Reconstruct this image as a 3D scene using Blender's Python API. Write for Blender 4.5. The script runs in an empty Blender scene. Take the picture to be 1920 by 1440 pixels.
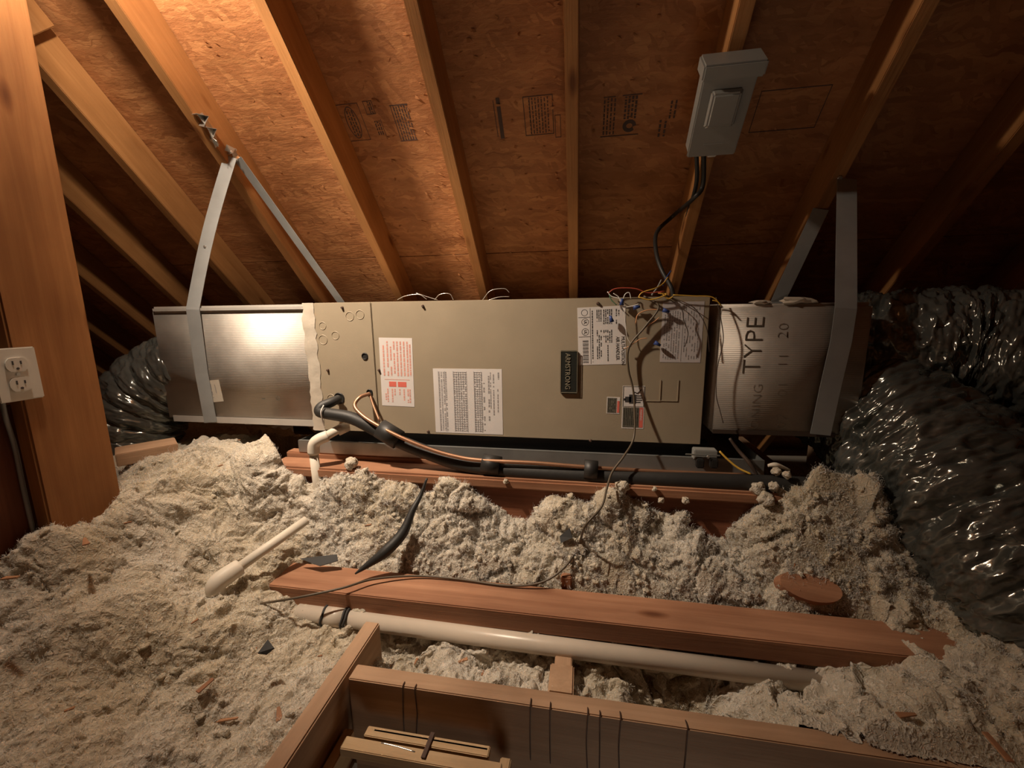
import bpy, bmesh, math, random
import numpy as np
from mathutils import Vector, Matrix
random.seed(7); np.random.seed(7)
sc = bpy.context.scene
COL = sc.collection

# ------------------------------------------------------------------ camera
F_PX = 770.0
PITCH, YAW, ROLL = math.radians(10.01), math.radians(9.79), math.radians(-.75)
EYE = Vector((0, 0, 1.0))
fwd = Vector((-math.sin(YAW)*math.cos(PITCH), math.cos(YAW)*math.cos(PITCH), -math.sin(PITCH)))
rgt0 = Vector((math.cos(YAW), math.sin(YAW), 0)); up0 = rgt0.cross(fwd)
RGT = rgt0*math.cos(ROLL)+up0*math.sin(ROLL); UPV = up0*math.cos(ROLL)-rgt0*math.sin(ROLL)
camd = bpy.data.cameras.new('camera'); camd.sensor_width = 36; camd.lens = F_PX/1920*36
camd.clip_start = .02
cam = bpy.data.objects.new('camera', camd); COL.objects.link(cam); sc.camera = cam
M = Matrix((RGT, UPV, -fwd)).transposed().to_4x4(); M.translation = EYE; cam.matrix_world = M

# ------------------------------------------------------------------ light and exposure
w = bpy.data.worlds.new('attic_dark'); sc.world = w; w.use_nodes = True
w.node_tree.nodes['Background'].inputs[0].default_value = (.9, .85, .8, 1)
w.node_tree.nodes['Background'].inputs[1].default_value = .0
LAMP = Vector((-1.0, .70, 1.935))
LAMP_W = 30.0
SPOT_W = 130.0
LAMP_COL = (1, .82, .63)
ld = bpy.data.lights.new('bulb_light', 'POINT'); ld.energy = LAMP_W; ld.color = LAMP_COL; ld.shadow_soft_size = .03
lo = bpy.data.objects.new('bulb_light', ld); lo.location = LAMP; COL.objects.link(lo)
# unseen spotlight added at the bulb to brighten the fill and the cabinet
sd = bpy.data.lights.new('added_spot', 'SPOT'); sd.energy = SPOT_W; sd.color = LAMP_COL; sd.shadow_soft_size = .03; sd.spot_size = math.radians(80); sd.spot_blend = 1.0
so = bpy.data.objects.new('added_spot', sd); so.location = LAMP; COL.objects.link(so)
so.rotation_euler = Vector((.52, .78, -1.40)).to_track_quat('-Z', 'Y').to_euler()
# unseen light added below the open hatch to brighten the frame boards
HATCH_LIGHT = Vector((.30, -.25, -1.0))
hd = bpy.data.lights.new('added_hatch_light', 'POINT'); hd.energy = 11; hd.color = (1, .86, .70); hd.shadow_soft_size = .35
ho = bpy.data.objects.new('added_hatch_light', hd); ho.location = HATCH_LIGHT; COL.objects.link(ho)
sc.view_settings.view_transform = 'Standard'; sc.view_settings.look = 'None'
sc.view_settings.exposure = 0.0; sc.view_settings.gamma = 1.0; sc.view_settings.use_curve_mapping = False

# ------------------------------------------------------------------ geometry of the place
def ray(px, py):
    return RGT*((px-960)/F_PX)+UPV*(-(py-720)/F_PX)+fwd
def on(px, py, ax, v):
    """point of the axis plane ax=v that lies at this place of the photograph"""
    r = ray(px, py); i = 'XYZ'.index(ax); return EYE+r*((v-EYE[i])/r[i])
def dp(px, py, d):
    return EYE+ray(px, py)*d
S2 = math.sqrt(.5)
YR = 1.808                                    # rafter undersides: Y+Z = YR+1, 12/12 pitch
def slope(x, s, n=0.):                        # s up the slope from eye height, n outward from the undersides
    return Vector((x, YR-s*S2+n*S2, 1+s*S2+n*S2))
def on_roof(px, py, n=0.):
    r = ray(px, py); t = (YR+1+n/S2-EYE.y-EYE.z)/(r.y+r.z); return EYE+r*t
def s_of(p, n=0.): return (p.z-1)/S2-n
AX_S = Vector((0, -S2, S2)); AX_N = Vector((0, S2, S2)); AX_X = Vector((1, 0, 0))

# ------------------------------------------------------------------ materials
def mat(name):
    m = bpy.data.materials.new(name); m.use_nodes = True
    nt = m.node_tree; b = nt.nodes['Principled BSDF']; return m, nt, b
def nd(nt, t, **k):
    n = nt.nodes.new(t)
    for a, v in k.items(): setattr(n, a, v)
    return n
def ramp(nt, fac, stops):
    r = nd(nt, 'ShaderNodeValToRGB'); e = r.color_ramp.elements
    while len(e) < len(stops): e.new(.5)
    for el, (p, c) in zip(e, stops): el.position = p; el.color = (*c, 1)
    nt.links.new(fac, r.inputs[0]); return r
def mapping(nt, scale, coord='Object', rnd=False):
    tc = nd(nt, 'ShaderNodeTexCoord'); mp = nd(nt, 'ShaderNodeMapping')
    nt.links.new(tc.outputs[coord], mp.inputs[0]); mp.inputs['Scale'].default_value = scale
    if rnd:
        oi = nd(nt, 'ShaderNodeObjectInfo'); mu = nd(nt, 'ShaderNodeMath', operation='MULTIPLY'); mu.inputs[1].default_value = 37.
        nt.links.new(oi.outputs['Random'], mu.inputs[0])
        cb = nd(nt, 'ShaderNodeCombineXYZ')
        for i in range(3): nt.links.new(mu.outputs[0], cb.inputs[i])
        nt.links.new(cb.outputs[0], mp.inputs['Location'])
    return mp
def noise(nt, mp, sc_, det=4, rough=.55, dist=0.):
    n = nd(nt, 'ShaderNodeTexNoise'); n.inputs['Scale'].default_value = sc_; n.inputs['Detail'].default_value = det
    n.inputs['Roughness'].default_value = rough; n.inputs['Distortion'].default_value = dist
    nt.links.new(mp.outputs[0], n.inputs['Vector']); return n
def bump(nt, b, h, strength, dist):
    bp = nd(nt, 'ShaderNodeBump'); bp.inputs['Strength'].default_value = strength; bp.inputs['Distance'].default_value = dist
    nt.links.new(h, bp.inputs['Height']); nt.links.new(bp.outputs[0], b.inputs['Normal']); return bp
def mixc(nt, fac, a, c, blend='MIX'):
    m = nd(nt, 'ShaderNodeMix', data_type='RGBA', blend_type=blend)
    if hasattr(fac, 'name'): nt.links.new(fac, m.inputs[0])
    else: m.inputs[0].default_value = fac
    for s, v in ((6, a), (7, c)):
        if hasattr(v, 'name'): nt.links.new(v, m.inputs[s])
        else: m.inputs[s].default_value = (*v, 1)
    return m.outputs[2]
def wood(name, light, dark, rough=.65, knots=True, spec=.3):
    m, nt, b = mat(name)
    mp = mapping(nt, (1.2, 22, 22), rnd=True)
    n1 = noise(nt, mp, 1.6, 5, .6, .8)
    mp2 = mapping(nt, (3, 90, 90), rnd=True); n2 = noise(nt, mp2, 2.0, 3)
    r = ramp(nt, n1.outputs[0], [(.3, dark), (.5, tuple((a+c)/2 for a, c in zip(light, dark))), (.68, light)])
    c = mixc(nt, n2.outputs[0], r.outputs[0], tuple(v*.62 for v in dark)); 
    c2 = mixc(nt, .68, c, r.outputs[0])
    mp3 = mapping(nt, (2.2, 5, 5), rnd=True); bl = noise(nt, mp3, 1.3, 3)
    rr = ramp(nt, bl.outputs[0], [(.35, (.72, .68, .66)), (.65, (1.08, 1.08, 1.08))])
    c3 = mixc(nt, 1., c2, rr.outputs[0], 'MULTIPLY')
    if knots:
        mpk = mapping(nt, (4., 11, 11), rnd=True); vo = nd(nt, 'ShaderNodeTexVoronoi'); vo.inputs['Scale'].default_value = 1.
        nt.links.new(mpk.outputs[0], vo.inputs['Vector'])
        kr = ramp(nt, vo.outputs['Distance'], [(.06, (.42, .32, .26)), (.13, (.8, .74, .68)), (.17, (1, 1, 1))])
        c3 = mixc(nt, 1., c3, kr.outputs[0], 'MULTIPLY')
    nt.links.new(c3, b.inputs['Base Color']); b.inputs['Roughness'].default_value = rough
    b.inputs['Specular IOR Level'].default_value = spec
    bump(nt, b, n2.outputs[0], .25, .002); return m
def plain(name, c, rough=.5, metal=0., var=.1, bsc=30, bst=.0, spec=.5, bd=.002):
    m, nt, b = mat(name); mp = mapping(nt, (1, 1, 1), rnd=True); n = noise(nt, mp, 9, 5)
    r = ramp(nt, n.outputs[0], [(.3, tuple(v*(1-var) for v in c)), (.7, tuple(min(1, v*(1+var)) for v in c))])
    nt.links.new(r.outputs[0], b.inputs['Base Color']); b.inputs['Roughness'].default_value = rough; b.inputs['Metallic'].default_value = metal
    b.inputs['Specular IOR Level'].default_value = spec
    if bst:
        n2 = noise(nt, mp, bsc, 5); bump(nt, b, n2.outputs[0], bst, bd)
    return m
MT = {}
MT['rafter'] = wood('rafter_pine', (.50, .245, .09), (.38, .17, .055))
MT['post'] = wood('stud_fir', (.46, .215, .075), (.33, .138, .045))
MT['beam'] = wood('beam_fir', (.50, .265, .155), (.34, .16, .088))
MT['redwood'] = wood('strongback_fir', (.34, .135, .07), (.21, .075, .04))
MT['frame'] = wood('hatch_pine', (.56, .37, .24), (.44, .28, .17), knots=False)
MT['ladder'] = wood('ladder_pine', (.72, .53, .32), (.58, .40, .22), knots=False)
MT['chip'] = wood('chip_wood', (.50, .27, .14), (.32, .15, .08), knots=False)
# oriented strand board: layers of strands with their own direction, raised edges
m, nt, b = mat('osb')
cols = None; hs = None
for i, (ang, s1, s2) in enumerate(((.30, 13, 66), (-.45, 15, 60), (.95, 14, 70), (.05, 9, 85))):
    tc = nd(nt, 'ShaderNodeTexCoord'); mp = nd(nt, 'ShaderNodeMapping')
    nt.links.new(tc.outputs['Object'], mp.inputs[0])
    mp.inputs['Rotation'].default_value = (0, 0, ang); 
    mp2 = nd(nt, 'ShaderNodeMapping'); mp2.inputs['Scale'].default_value = (s1, s2, 1); mp2.inputs['Location'].default_value = (i*3.1, i*7.7, 0)
    wn = noise(nt, mp, 14, 2); mxv = nd(nt, 'ShaderNodeMix', data_type='VECTOR'); mxv.inputs[0].default_value = .055
    nt.links.new(mp.outputs[0], mxv.inputs[4]); nt.links.new(wn.outputs['Color'], mxv.inputs[5]); nt.links.new(mxv.outputs[1], mp2.inputs[0])
    vo = nd(nt, 'ShaderNodeTexVoronoi'); vo.inputs['Scale'].default_value = 1.; nt.links.new(mp2.outputs[0], vo.inputs['Vector'])
    sp = nd(nt, 'ShaderNodeSeparateColor'); nt.links.new(vo.outputs['Color'], sp.inputs[0])
    r = ramp(nt, sp.outputs[0], [(0, (.38, .165, .066)), (.5, (.46, .205, .083)), (.85, (.53, .255, .105)), (1, (.33, .138, .053))])
    if cols is None: cols = r.outputs[0]; hs = sp.outputs[1]
    else:
        th = nd(nt, 'ShaderNodeMath', operation='GREATER_THAN'); th.inputs[1].default_value = .58; nt.links.new(sp.outputs[2], th.inputs[0])
        cols = mixc(nt, th.outputs[0], cols, r.outputs[0])
        mh = nd(nt, 'ShaderNodeMix', data_type='FLOAT'); nt.links.new(th.outputs[0], mh.inputs[0]); nt.links.new(hs, mh.inputs[2]); nt.links.new(sp.outputs[1], mh.inputs[3]); hs = mh.outputs[0]
mp = mapping(nt, (3, 7, 3)); n = noise(nt, mp, 2, 5); rr = ramp(nt, n.outputs[0], [(.35, (.74, .68, .62)), (.62, (1.06, 1.06, 1.06))])
cols = mixc(nt, .8, cols, mixc(nt, 1., cols, rr.outputs[0], 'MULTIPLY'))
nt.links.new(cols, b.inputs['Base Color']); b.inputs['Roughness'].default_value = .55; b.inputs['Specular IOR Level'].default_value = .35
mpn = mapping(nt, (12, 40, 12)); n3 = noise(nt, mpn, 3, 5, .65); ad = nd(nt, 'ShaderNodeMath', operation='ADD'); nt.links.new(hs, ad.inputs[0]); nt.links.new(n3.outputs[0], ad.inputs[1])
bump(nt, b, ad.outputs[0], .6, .0045)
MT['osb'] = m
# loose fill
m, nt, b = mat('loose_fill'); mp = mapping(nt, (1, 1, 1))
n = noise(nt, mp, 7, 6, .65); n2 = noise(nt, mp, 2.3, 3)
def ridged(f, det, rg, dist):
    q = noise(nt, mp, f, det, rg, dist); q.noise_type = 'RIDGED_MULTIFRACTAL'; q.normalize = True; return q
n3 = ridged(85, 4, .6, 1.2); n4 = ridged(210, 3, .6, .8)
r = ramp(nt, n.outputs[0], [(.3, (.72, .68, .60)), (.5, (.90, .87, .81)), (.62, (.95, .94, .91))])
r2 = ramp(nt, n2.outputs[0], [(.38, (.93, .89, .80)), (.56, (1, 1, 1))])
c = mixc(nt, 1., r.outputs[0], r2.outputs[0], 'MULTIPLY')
r3 = ramp(nt, n3.outputs[0], [(.12, (.58, .52, .44)), (.34, (.98, .97, .95)), (.8, (1.08, 1.08, 1.08))]); c = mixc(nt, .6, c, r3.outputs[0], 'MULTIPLY')  # shade of the crevices between curls, painted into the colour
r4 = ramp(nt, n4.outputs[0], [(.15, (.66, .62, .56)), (.45, (1.03, 1.03, 1.03))]); c = mixc(nt, .6, c, r4.outputs[0], 'MULTIPLY')  # finer crevice shade, also put into the colour
nt.links.new(c, b.inputs['Base Color']); b.inputs['Roughness'].default_value = 1; b.inputs['Specular IOR Level'].default_value = .03
b.inputs['Subsurface Weight'].default_value = .5; b.inputs['Subsurface Radius'].default_value = (1, .95, .85); b.inputs['Subsurface Scale'].default_value = .010
mh = nd(nt, 'ShaderNodeMath', operation='MULTIPLY_ADD'); mh.inputs[1].default_value = .45; nt.links.new(n4.outputs[0], mh.inputs[0]); nt.links.new(n3.outputs[0], mh.inputs[2])
bump(nt, b, mh.outputs[0], .9, .007)
MT['fluff'] = m
m, nt, b = mat('loose_fibre'); b.inputs['Base Color'].default_value = (.88, .86, .82, 1); b.inputs['Roughness'].default_value = 1; b.inputs['Specular IOR Level'].default_value = .1
tr = nd(nt, 'ShaderNodeBsdfTranslucent'); tr.inputs[0].default_value = (.88, .86, .82, 1); ms = nd(nt, 'ShaderNodeMixShader'); ms.inputs[0].default_value = .45
nt.links.new(b.outputs[0], ms.inputs[1]); nt.links.new(tr.outputs[0], ms.inputs[2]); nt.links.new(ms.outputs[0], nt.nodes['Material Output'].inputs[0])
MT['fibre'] = m
# painted cabinet
MT['cabinet'] = plain('cabinet_taupe_paint', (.345, .285, .205), .5, 0, .05, 400, .12, .35)
MT['cabinet_dark'] = plain('dark_void', (.012, .011, .010), .9)
MT['galv'] = plain('galvanised_steel', (.40, .41, .40), .42, .75, .15, 60, .1)
MT['rubber'] = plain('black_foam', (.022, .021, .02), .55, 0, .25, 60, .3, .5)
MT['black'] = plain('black_plastic', (.02, .019, .018), .5, 0, .2)
MT['copper'] = plain('aged_copper', (.42, .23, .14), .42, .7, .2)
MT['pvc'] = plain('white_pvc', (.60, .52, .43), .32, 0, .06, 20, .05, .5)
MT['cpvc'] = plain('dusty_pvc', (.72, .66, .56), .5, 0, .1, 30, .1, .4)
MT['strap'] = plain('strap_grey_foil', (.33, .34, .34), .55, .25, .12, 50, .15)
MT['bracket'] = plain('bright_strap', (.6, .6, .58), .3, .8, .2, 60, .3)
MT['switch'] = plain('grey_enamel', (.27, .27, .255), .45, 0, .06, 80, .05)
MT['plate'] = plain('outlet_plastic', (.72, .70, .64), .4, 0, .03)
MT['label'] = plain('label_paper', (.72, .68, .66), .5, 0, .04)
MT['label_grey'] = plain('label_paper_dim', (.58, .54, .54), .5, 0, .05)
MT['ink'] = plain('ink_black', (.06, .055, .055), .6)
MT['ink_grey'] = plain('ink_grey', (.30, .28, .28), .6)
MT['ink_red'] = plain('ink_red', (.72, .16, .12), .6)
MT['ink_pink'] = plain('ink_red_fine', (.70, .34, .28), .6)
MT['ink_mud'] = plain('ink_faded', (.12, .11, .085), .6)
MT['brass'] = plain('badge_gilt', (.42, .38, .28), .4, .4)
MT['ink_print'] = plain('printing_ink', (.13, .105, .08), .6)
MT['badge'] = plain('badge_black', (.025, .027, .024), .35)
MT['mastic'] = plain('mastic_tape', (.52, .46, .38), .7, 0, .12, 60, .5)
MT['stampink'] = plain('stamp_ink', (.085, .055, .05), .8, 0, .3)
MT['rust'] = plain('rusty_wire', (.10, .06, .045), .6, .3)
MT['cable'] = plain('cable_brown', (.095, .07, .045), .45, 0, .2)
MT['wire_r'] = plain('wire_red', (.42, .07, .04), .45); MT['wire_y'] = plain('wire_yellow', (.66, .40, .06), .45)
MT['wire_w'] = plain('wire_white', (.72, .70, .66), .45); MT['wire_b'] = plain('wire_nut_blue', (.03, .06, .22), .45)
MT['wire_o'] = plain('wire_orange', (.62, .30, .14), .45); MT['wire_k'] = plain('wire_dark', (.06, .04, .03), .5)
MT['wire_g'] = plain('wire_green', (.10, .22, .12), .5); MT['silver'] = plain('silver_filament', (.7, .7, .68), .25, .8)
MT['drywall'] = plain('drywall_paper', (.45, .40, .34), .85, 0, .08)
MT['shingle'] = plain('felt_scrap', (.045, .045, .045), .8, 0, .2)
MT['tape'] = plain('clear_tape', (.55, .52, .48), .3, .2)
# foil of the board ducts: dull reinforced foil with a fine scrim
m, nt, b = mat('duct_foil'); mp = mapping(nt, (1, 1, 1)); n = noise(nt, mp, 5, 4); n2 = noise(nt, mp, 45, 4)
r = ramp(nt, n.outputs[0], [(.35, (.42, .38, .34)), (.65, (.58, .54, .49))]); nt.links.new(r.outputs[0], b.inputs['Base Color'])
b.inputs['Metallic'].default_value = .55
rr = ramp(nt, n.outputs[0], [(.3, (.48,)*3), (.7, (.66,)*3)]); nt.links.new(rr.outputs[0], b.inputs['Roughness'])
wv = nd(nt, 'ShaderNodeTexWave'); wv.inputs['Scale'].default_value = 55; wv.bands_direction = 'Z'; nt.links.new(mp.outputs[0], wv.inputs['Vector'])
ad = nd(nt, 'ShaderNodeMath', operation='ADD'); nt.links.new(wv.outputs['Fac'], ad.inputs[0]); ml = nd(nt, 'ShaderNodeMath', operation='MULTIPLY'); ml.inputs[1].default_value = 2.5
nt.links.new(n2.outputs[0], ml.inputs[0]); nt.links.new(ml.outputs[0], ad.inputs[1]); bump(nt, b, ad.outputs[0], .16, .0015)
MT['foil'] = m
m, nt, b = mat('flex_jacket'); mp = mapping(nt, (1, 1, 1)); n = noise(nt, mp, 6, 4); n2 = noise(nt, mp, 38, 5, .6, 1.0)
r = ramp(nt, n.outputs[0], [(.35, (.13, .137, .125)), (.65, (.21, .217, .20))]); nt.links.new(r.outputs[0], b.inputs['Base Color'])
b.inputs['Metallic'].default_value = .6; b.inputs['Roughness'].default_value = .17
b.inputs['Specular IOR Level'].default_value = .9
bump(nt, b, n2.outputs[0], .12, .005); MT['flex'] = m

# ------------------------------------------------------------------ object helpers
def tag(o, label=None, cat=None, group=None, kind=None):
    if label: o['label'] = label
    if cat: o['category'] = cat
    if group: o['group'] = group
    if kind: o['kind'] = kind
    return o
def empty(name, loc, label, cat, group=None):
    o = bpy.data.objects.new(name, None); COL.objects.link(o); o.location = loc; o.empty_display_size = .05
    return tag(o, label, cat, group)
def link(name, me, m, parent=None, mw=None):
    o = bpy.data.objects.new(name, me); COL.objects.link(o)
    if m is not None and not len(me.materials): me.materials.append(MT[m] if isinstance(m, str) else m)
    if parent is not None:
        o.parent = parent; o.matrix_parent_inverse = parent_mw(parent).inverted()
    if mw is not None: o.matrix_basis = mw
    return o
def parent_mw(p):
    if p.parent is None: return p.matrix_basis.copy()
    return parent_mw(p.parent) @ p.matrix_parent_inverse @ p.matrix_basis
def frame(o, ax, ay, az):
    m = Matrix((ax, ay, az)).transposed().to_4x4(); m.translation = o; return m
def mesh_bm(bm, smooth=False, name='m'):
    me = bpy.data.meshes.new(name); bm.to_mesh(me); bm.free()
    if smooth: me.polygons.foreach_set('use_smooth', [True]*len(me.polygons))
    return me
def mesh_np(V, Fq, smooth=True, name='m'):
    me = bpy.data.meshes.new(name); V = np.asarray(V, np.float32); Fq = np.asarray(Fq, np.int32); k = Fq.shape[1]
    me.vertices.add(len(V)); me.vertices.foreach_set('co', V.ravel())
    me.loops.add(Fq.size); me.loops.foreach_set('vertex_index', Fq.ravel())
    me.polygons.add(len(Fq)); me.polygons.foreach_set('loop_start', np.arange(0, Fq.size, k, dtype=np.int32))
    me.update(calc_edges=True)
    me.polygons.foreach_set('use_smooth', np.full(len(Fq), smooth)); me.update(); return me
def box_bm(bm, c, d, rot=None):
    g = bmesh.ops.create_cube(bm, size=1.)['verts']
    for v in g:
        v.co = Vector((v.co.x*d[0], v.co.y*d[1], v.co.z*d[2]))
        if rot is not None: v.co = rot @ v.co
        v.co += Vector(c)
    return g
def block(name, c, ax, ay, az, dims, m, parent=None, bev=.003, seg=2):
    bm = bmesh.new(); box_bm(bm, (0, 0, 0), dims)
    if bev: bmesh.ops.bevel(bm, geom=bm.edges[:], offset=bev, segments=seg, affect='EDGES')
    return link(name, mesh_bm(bm), m, parent, frame(Vector(c), ax, ay, az))
X_, Y_, Z_ = Vector((1, 0, 0)), Vector((0, 1, 0)), Vector((0, 0, 1))
def abox(name, lo_, hi_, m, parent=None, bev=.003, grain='x'):
    lo_ = Vector(lo_); hi_ = Vector(hi_); c = (lo_+hi_)/2; d = hi_-lo_
    if grain == 'x': return block(name, c, X_, Y_, Z_, d, m, parent, bev)
    if grain == 'y': return block(name, c, Y_, -X_, Z_, (d.y, d.x, d.z), m, parent, bev)
    return block(name, c, Z_, Y_, -X_, (d.z, d.y, d.x), m, parent, bev)
def plank(name, a, b_, side, wdt, thk, m, parent=None, bev=.002):
    """board from a to b; side = direction of its width"""
    a = Vector(a); b_ = Vector(b_); ax = (b_-a).normalized(); ay = (side-ax*side.dot(ax)).normalized(); az = ax.cross(ay)
    return block(name, (a+b_)/2, ax, ay, az, ((b_-a).length, wdt, thk), m, parent, bev)
def spline(P, n=8):
    P = [Vector(p) for p in P]; Q = [P[0]*2-P[1]]+P+[P[-1]*2-P[-2]]; out = []
    for i in range(1, len(Q)-2):
        for k in range(n):
            t = k/n; a, b_, c, d = Q[i-1], Q[i], Q[i+1], Q[i+2]
            out.append(.5*((2*b_)+(c-a)*t+(2*a-5*b_+4*c-d)*t*t+(3*b_-a-3*c+d)*t**3))
    out.append(Q[-2]); return out
def tube_np(P, r, k=10, cap=True):
    P = np.array([list(p) for p in P]); n = len(P); R = np.full(n, r) if np.isscalar(r) else np.array(r)
    T = np.gradient(P, axis=0); T /= np.linalg.norm(T, axis=1)[:, None]
    u = np.cross(T[0], [0, 0, 1.]); 
    if np.linalg.norm(u) < .1: u = np.cross(T[0], [1., 0, 0])
    u /= np.linalg.norm(u); U = []
    for t in T:
        u = u-t*(u@t); u /= np.linalg.norm(u); U.append(u)
    U = np.array(U); W = np.cross(T, U); a = np.linspace(0, 2*np.pi, k, endpoint=False)
    V = P[:, None]+R[:, None, None]*(np.cos(a)[None, :, None]*U[:, None]+np.sin(a)[None, :, None]*W[:, None])
    V = V.reshape(-1, 3); i = np.arange(n-1)[:, None]*k; j = np.arange(k)[None]; j2 = (j+1) % k
    Fq = np.stack([i+j, i+j2, i+k+j2, i+k+j], -1).reshape(-1, 4)
    if cap:
        V = np.vstack([V, P[:1], P[-1:]]); c0 = n*k; jj = np.arange(k); e = (n-1)*k
        Fq = np.vstack([Fq, np.stack([np.full(k, c0), (jj+1) % k, jj, jj], -1)*1]) if False else Fq
    return V, Fq, k, n
def tube(name, P, r, m, parent=None, k=10, sp=8, smooth=True):
    Q = spline(P, sp) if sp else [Vector(p) for p in P]
    if not np.isscalar(r):
        r = np.interp(np.linspace(0, 1, len(Q)), np.linspace(0, 1, len(r)), r)
    V, Fq, k, n = tube_np(Q, r, k, False)
    me = bpy.data.meshes.new(name)
    faces = [tuple(f) for f in Fq.tolist()]+[tuple(range(k-1, -1, -1)), tuple(range((n-1)*k, n*k))]
    o = Vector(Q[0]); me.from_pydata([tuple(Vector(v)-o) for v in V.tolist()], [], faces)
    me.polygons.foreach_set('use_smooth', [True]*(len(faces)-2)+[False]*2)
    return link(name, me, m, parent, Matrix.Translation(o))
def cyl(name, a, b_, r, m, parent=None, k=24, r2=None):
    return tube(name, [a, b_], [r, r2 if r2 is not None else r], m, parent, k, 0)
def text(name, s, o, ax, ay, size, m, parent, extrude=.0003, squash=1., align='LEFT', thin=0.):
    cu = bpy.data.curves.new('t', 'FONT'); cu.body = s; cu.size = size; cu.extrude = extrude; cu.align_x = align; cu.resolution_u = 2; cu.offset = thin
    t = bpy.data.objects.new('t', cu); COL.objects.link(t); bpy.context.view_layer.update()
    me = bpy.data.meshes.new_from_object(t.evaluated_get(bpy.context.evaluated_depsgraph_get())); bpy.data.objects.remove(t)
    for v in me.vertices: v.co.x *= squash
    me.materials.clear()
    ax = ax.normalized(); ay = ay.normalized()
    return link(name, me, m, parent, frame(Vector(o), ax, ay, ax.cross(ay)))

# ------------------------------------------------------------------ numpy noise
def vnoise(P, seed=0):
    P = np.asarray(P, np.float64); I = np.floor(P).astype(np.int64); f = P-I; f = f*f*(3-2*f); out = 0
    def h(ix, iy, iz):
        v = (ix*374761393+iy*668265263+iz*2147483647+seed*974711) & 0x7fffffff
        v = ((v ^ (v >> 13))*1274126177) & 0x7fffffff
        return ((v ^ (v >> 16)) & 0xffff)/65535.
    for dx in (0, 1):
        for dy in (0, 1):
            for dz in (0, 1):
                wgt = (f[..., 0] if dx else 1-f[..., 0])*(f[..., 1] if dy else 1-f[..., 1])*(f[..., 2] if dz else 1-f[..., 2])
                out = out+wgt*h(I[..., 0]+dx, I[..., 1]+dy, I[..., 2]+dz)
    return out
def fbm(P, o=4, seed=0):
    a = .5; t = 0; s = 0
    for i in range(o): t = t+a*vnoise(P*2**i+i*17.3, seed+i); s += a; a *= .5
    return t/s
def worley(x, y, seed=0):
    ix = np.floor(x).astype(np.int64); iy = np.floor(y).astype(np.int64); best = np.full(x.shape, 9.); rid = np.zeros(x.shape)
    for dx in (-1, 0, 1):
        for dy in (-1, 0, 1):
            cx = ix+dx; cy = iy+dy
            v = (cx*374761393+cy*668265263+seed*974711) & 0x7fffffff; v = ((v ^ (v >> 13))*1274126177) & 0x7fffffff
            a = ((v ^ (v >> 16)) & 0xffff)/65535.; v = (v*1103515245+12345) & 0x7fffffff; b_ = ((v >> 8) & 0xffff)/65535.
            d = (cx+a-x)**2+(cy+b_-y)**2; k = d < best; best = np.where(k, d, best); rid = np.where(k, a, rid)
    return np.sqrt(best), rid

# ================================================================== THE ATTIC SHELL
N_OSB = .12
RX = {-7: -3.13, -6: -2.74, -5: -2.36, -4: -1.98, -3: -1.60, -2: -1.22, -1: -.82, 0: -.437, 1: -.057, 2: .335, 3: .715, 4: 1.10, 5: 1.49, 6: 1.88, 7: 2.27, 8: 2.66}
S0, S1 = -1.45, 4.3
def deck(name):
    me = bpy.data.meshes.new(name); a = [slope(-3.6, S0, .145), slope(3.4, S0, .145), slope(3.4, S1, .145), slope(-3.6, S1, .145)]
    b2 = [v+AX_N*.02 for v in a]
    me.from_pydata(a+b2, [], [(0, 1, 2, 3), (7, 6, 5, 4), (0, 4, 5, 1), (1, 5, 6, 2), (2, 6, 7, 3), (3, 7, 4, 0)])
    return me
ceiling = link('ceiling', deck('ceiling'), 'shingle'); tag(ceiling, kind='structure')
s_seam = s_of(on_roof(740, 482, N_OSB), N_OSB)
def osb(x0, x1, s0, s1):
    g = .0015
    c = slope((x0+x1)/2, (s0+s1)/2, N_OSB+.006)
    return block('osb_panel', c, AX_X, AX_S, AX_N, (x1-x0-2*g, s1-s0-2*g, .012), 'osb', ceiling, .0008, 1)
pan = {}
for row, (s0, s1, off) in enumerate(((S0, s_seam, .0), (s_seam, s_seam+1.22, .95), (s_seam+1.22, S1, .0))):
    xs = [[-3.6, -1.2025, 1.1175, 3.4], [-3.6, -1.5825, .7325, 3.4], [-3.6, -1.9625, .3525, 2.6775, 3.4]][row]
    for x0, x1 in zip(xs[:-1], xs[1:]):
        pan[(row, x0)] = osb(x0, x1, s0, s1)
stamp_panel = pan[(1, -1.5825)]; stamp_panel_r = stamp_panel
for k, x in RX.items():
    block('rafter', slope(x+.0175, (S0+S1)/2, N_OSB/2), AX_S, AX_X*-1, AX_N, (S1-S0, .036, N_OSB-.001), 'rafter', ceiling, .002)
# offcut sistered to the side of a rafter, its lower end sawn square
p = on_roof(64, 70, 0.); s_end = s_of(p)
block('rafter_splice', slope(-1.565+.0195, s_end+.5, .052), AX_S, AX_X*-1, AX_N, (1.0, .037, .10), 'rafter', ceiling, .002)['label'] = 'short splice board fixed to the side of a rafter'
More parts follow.
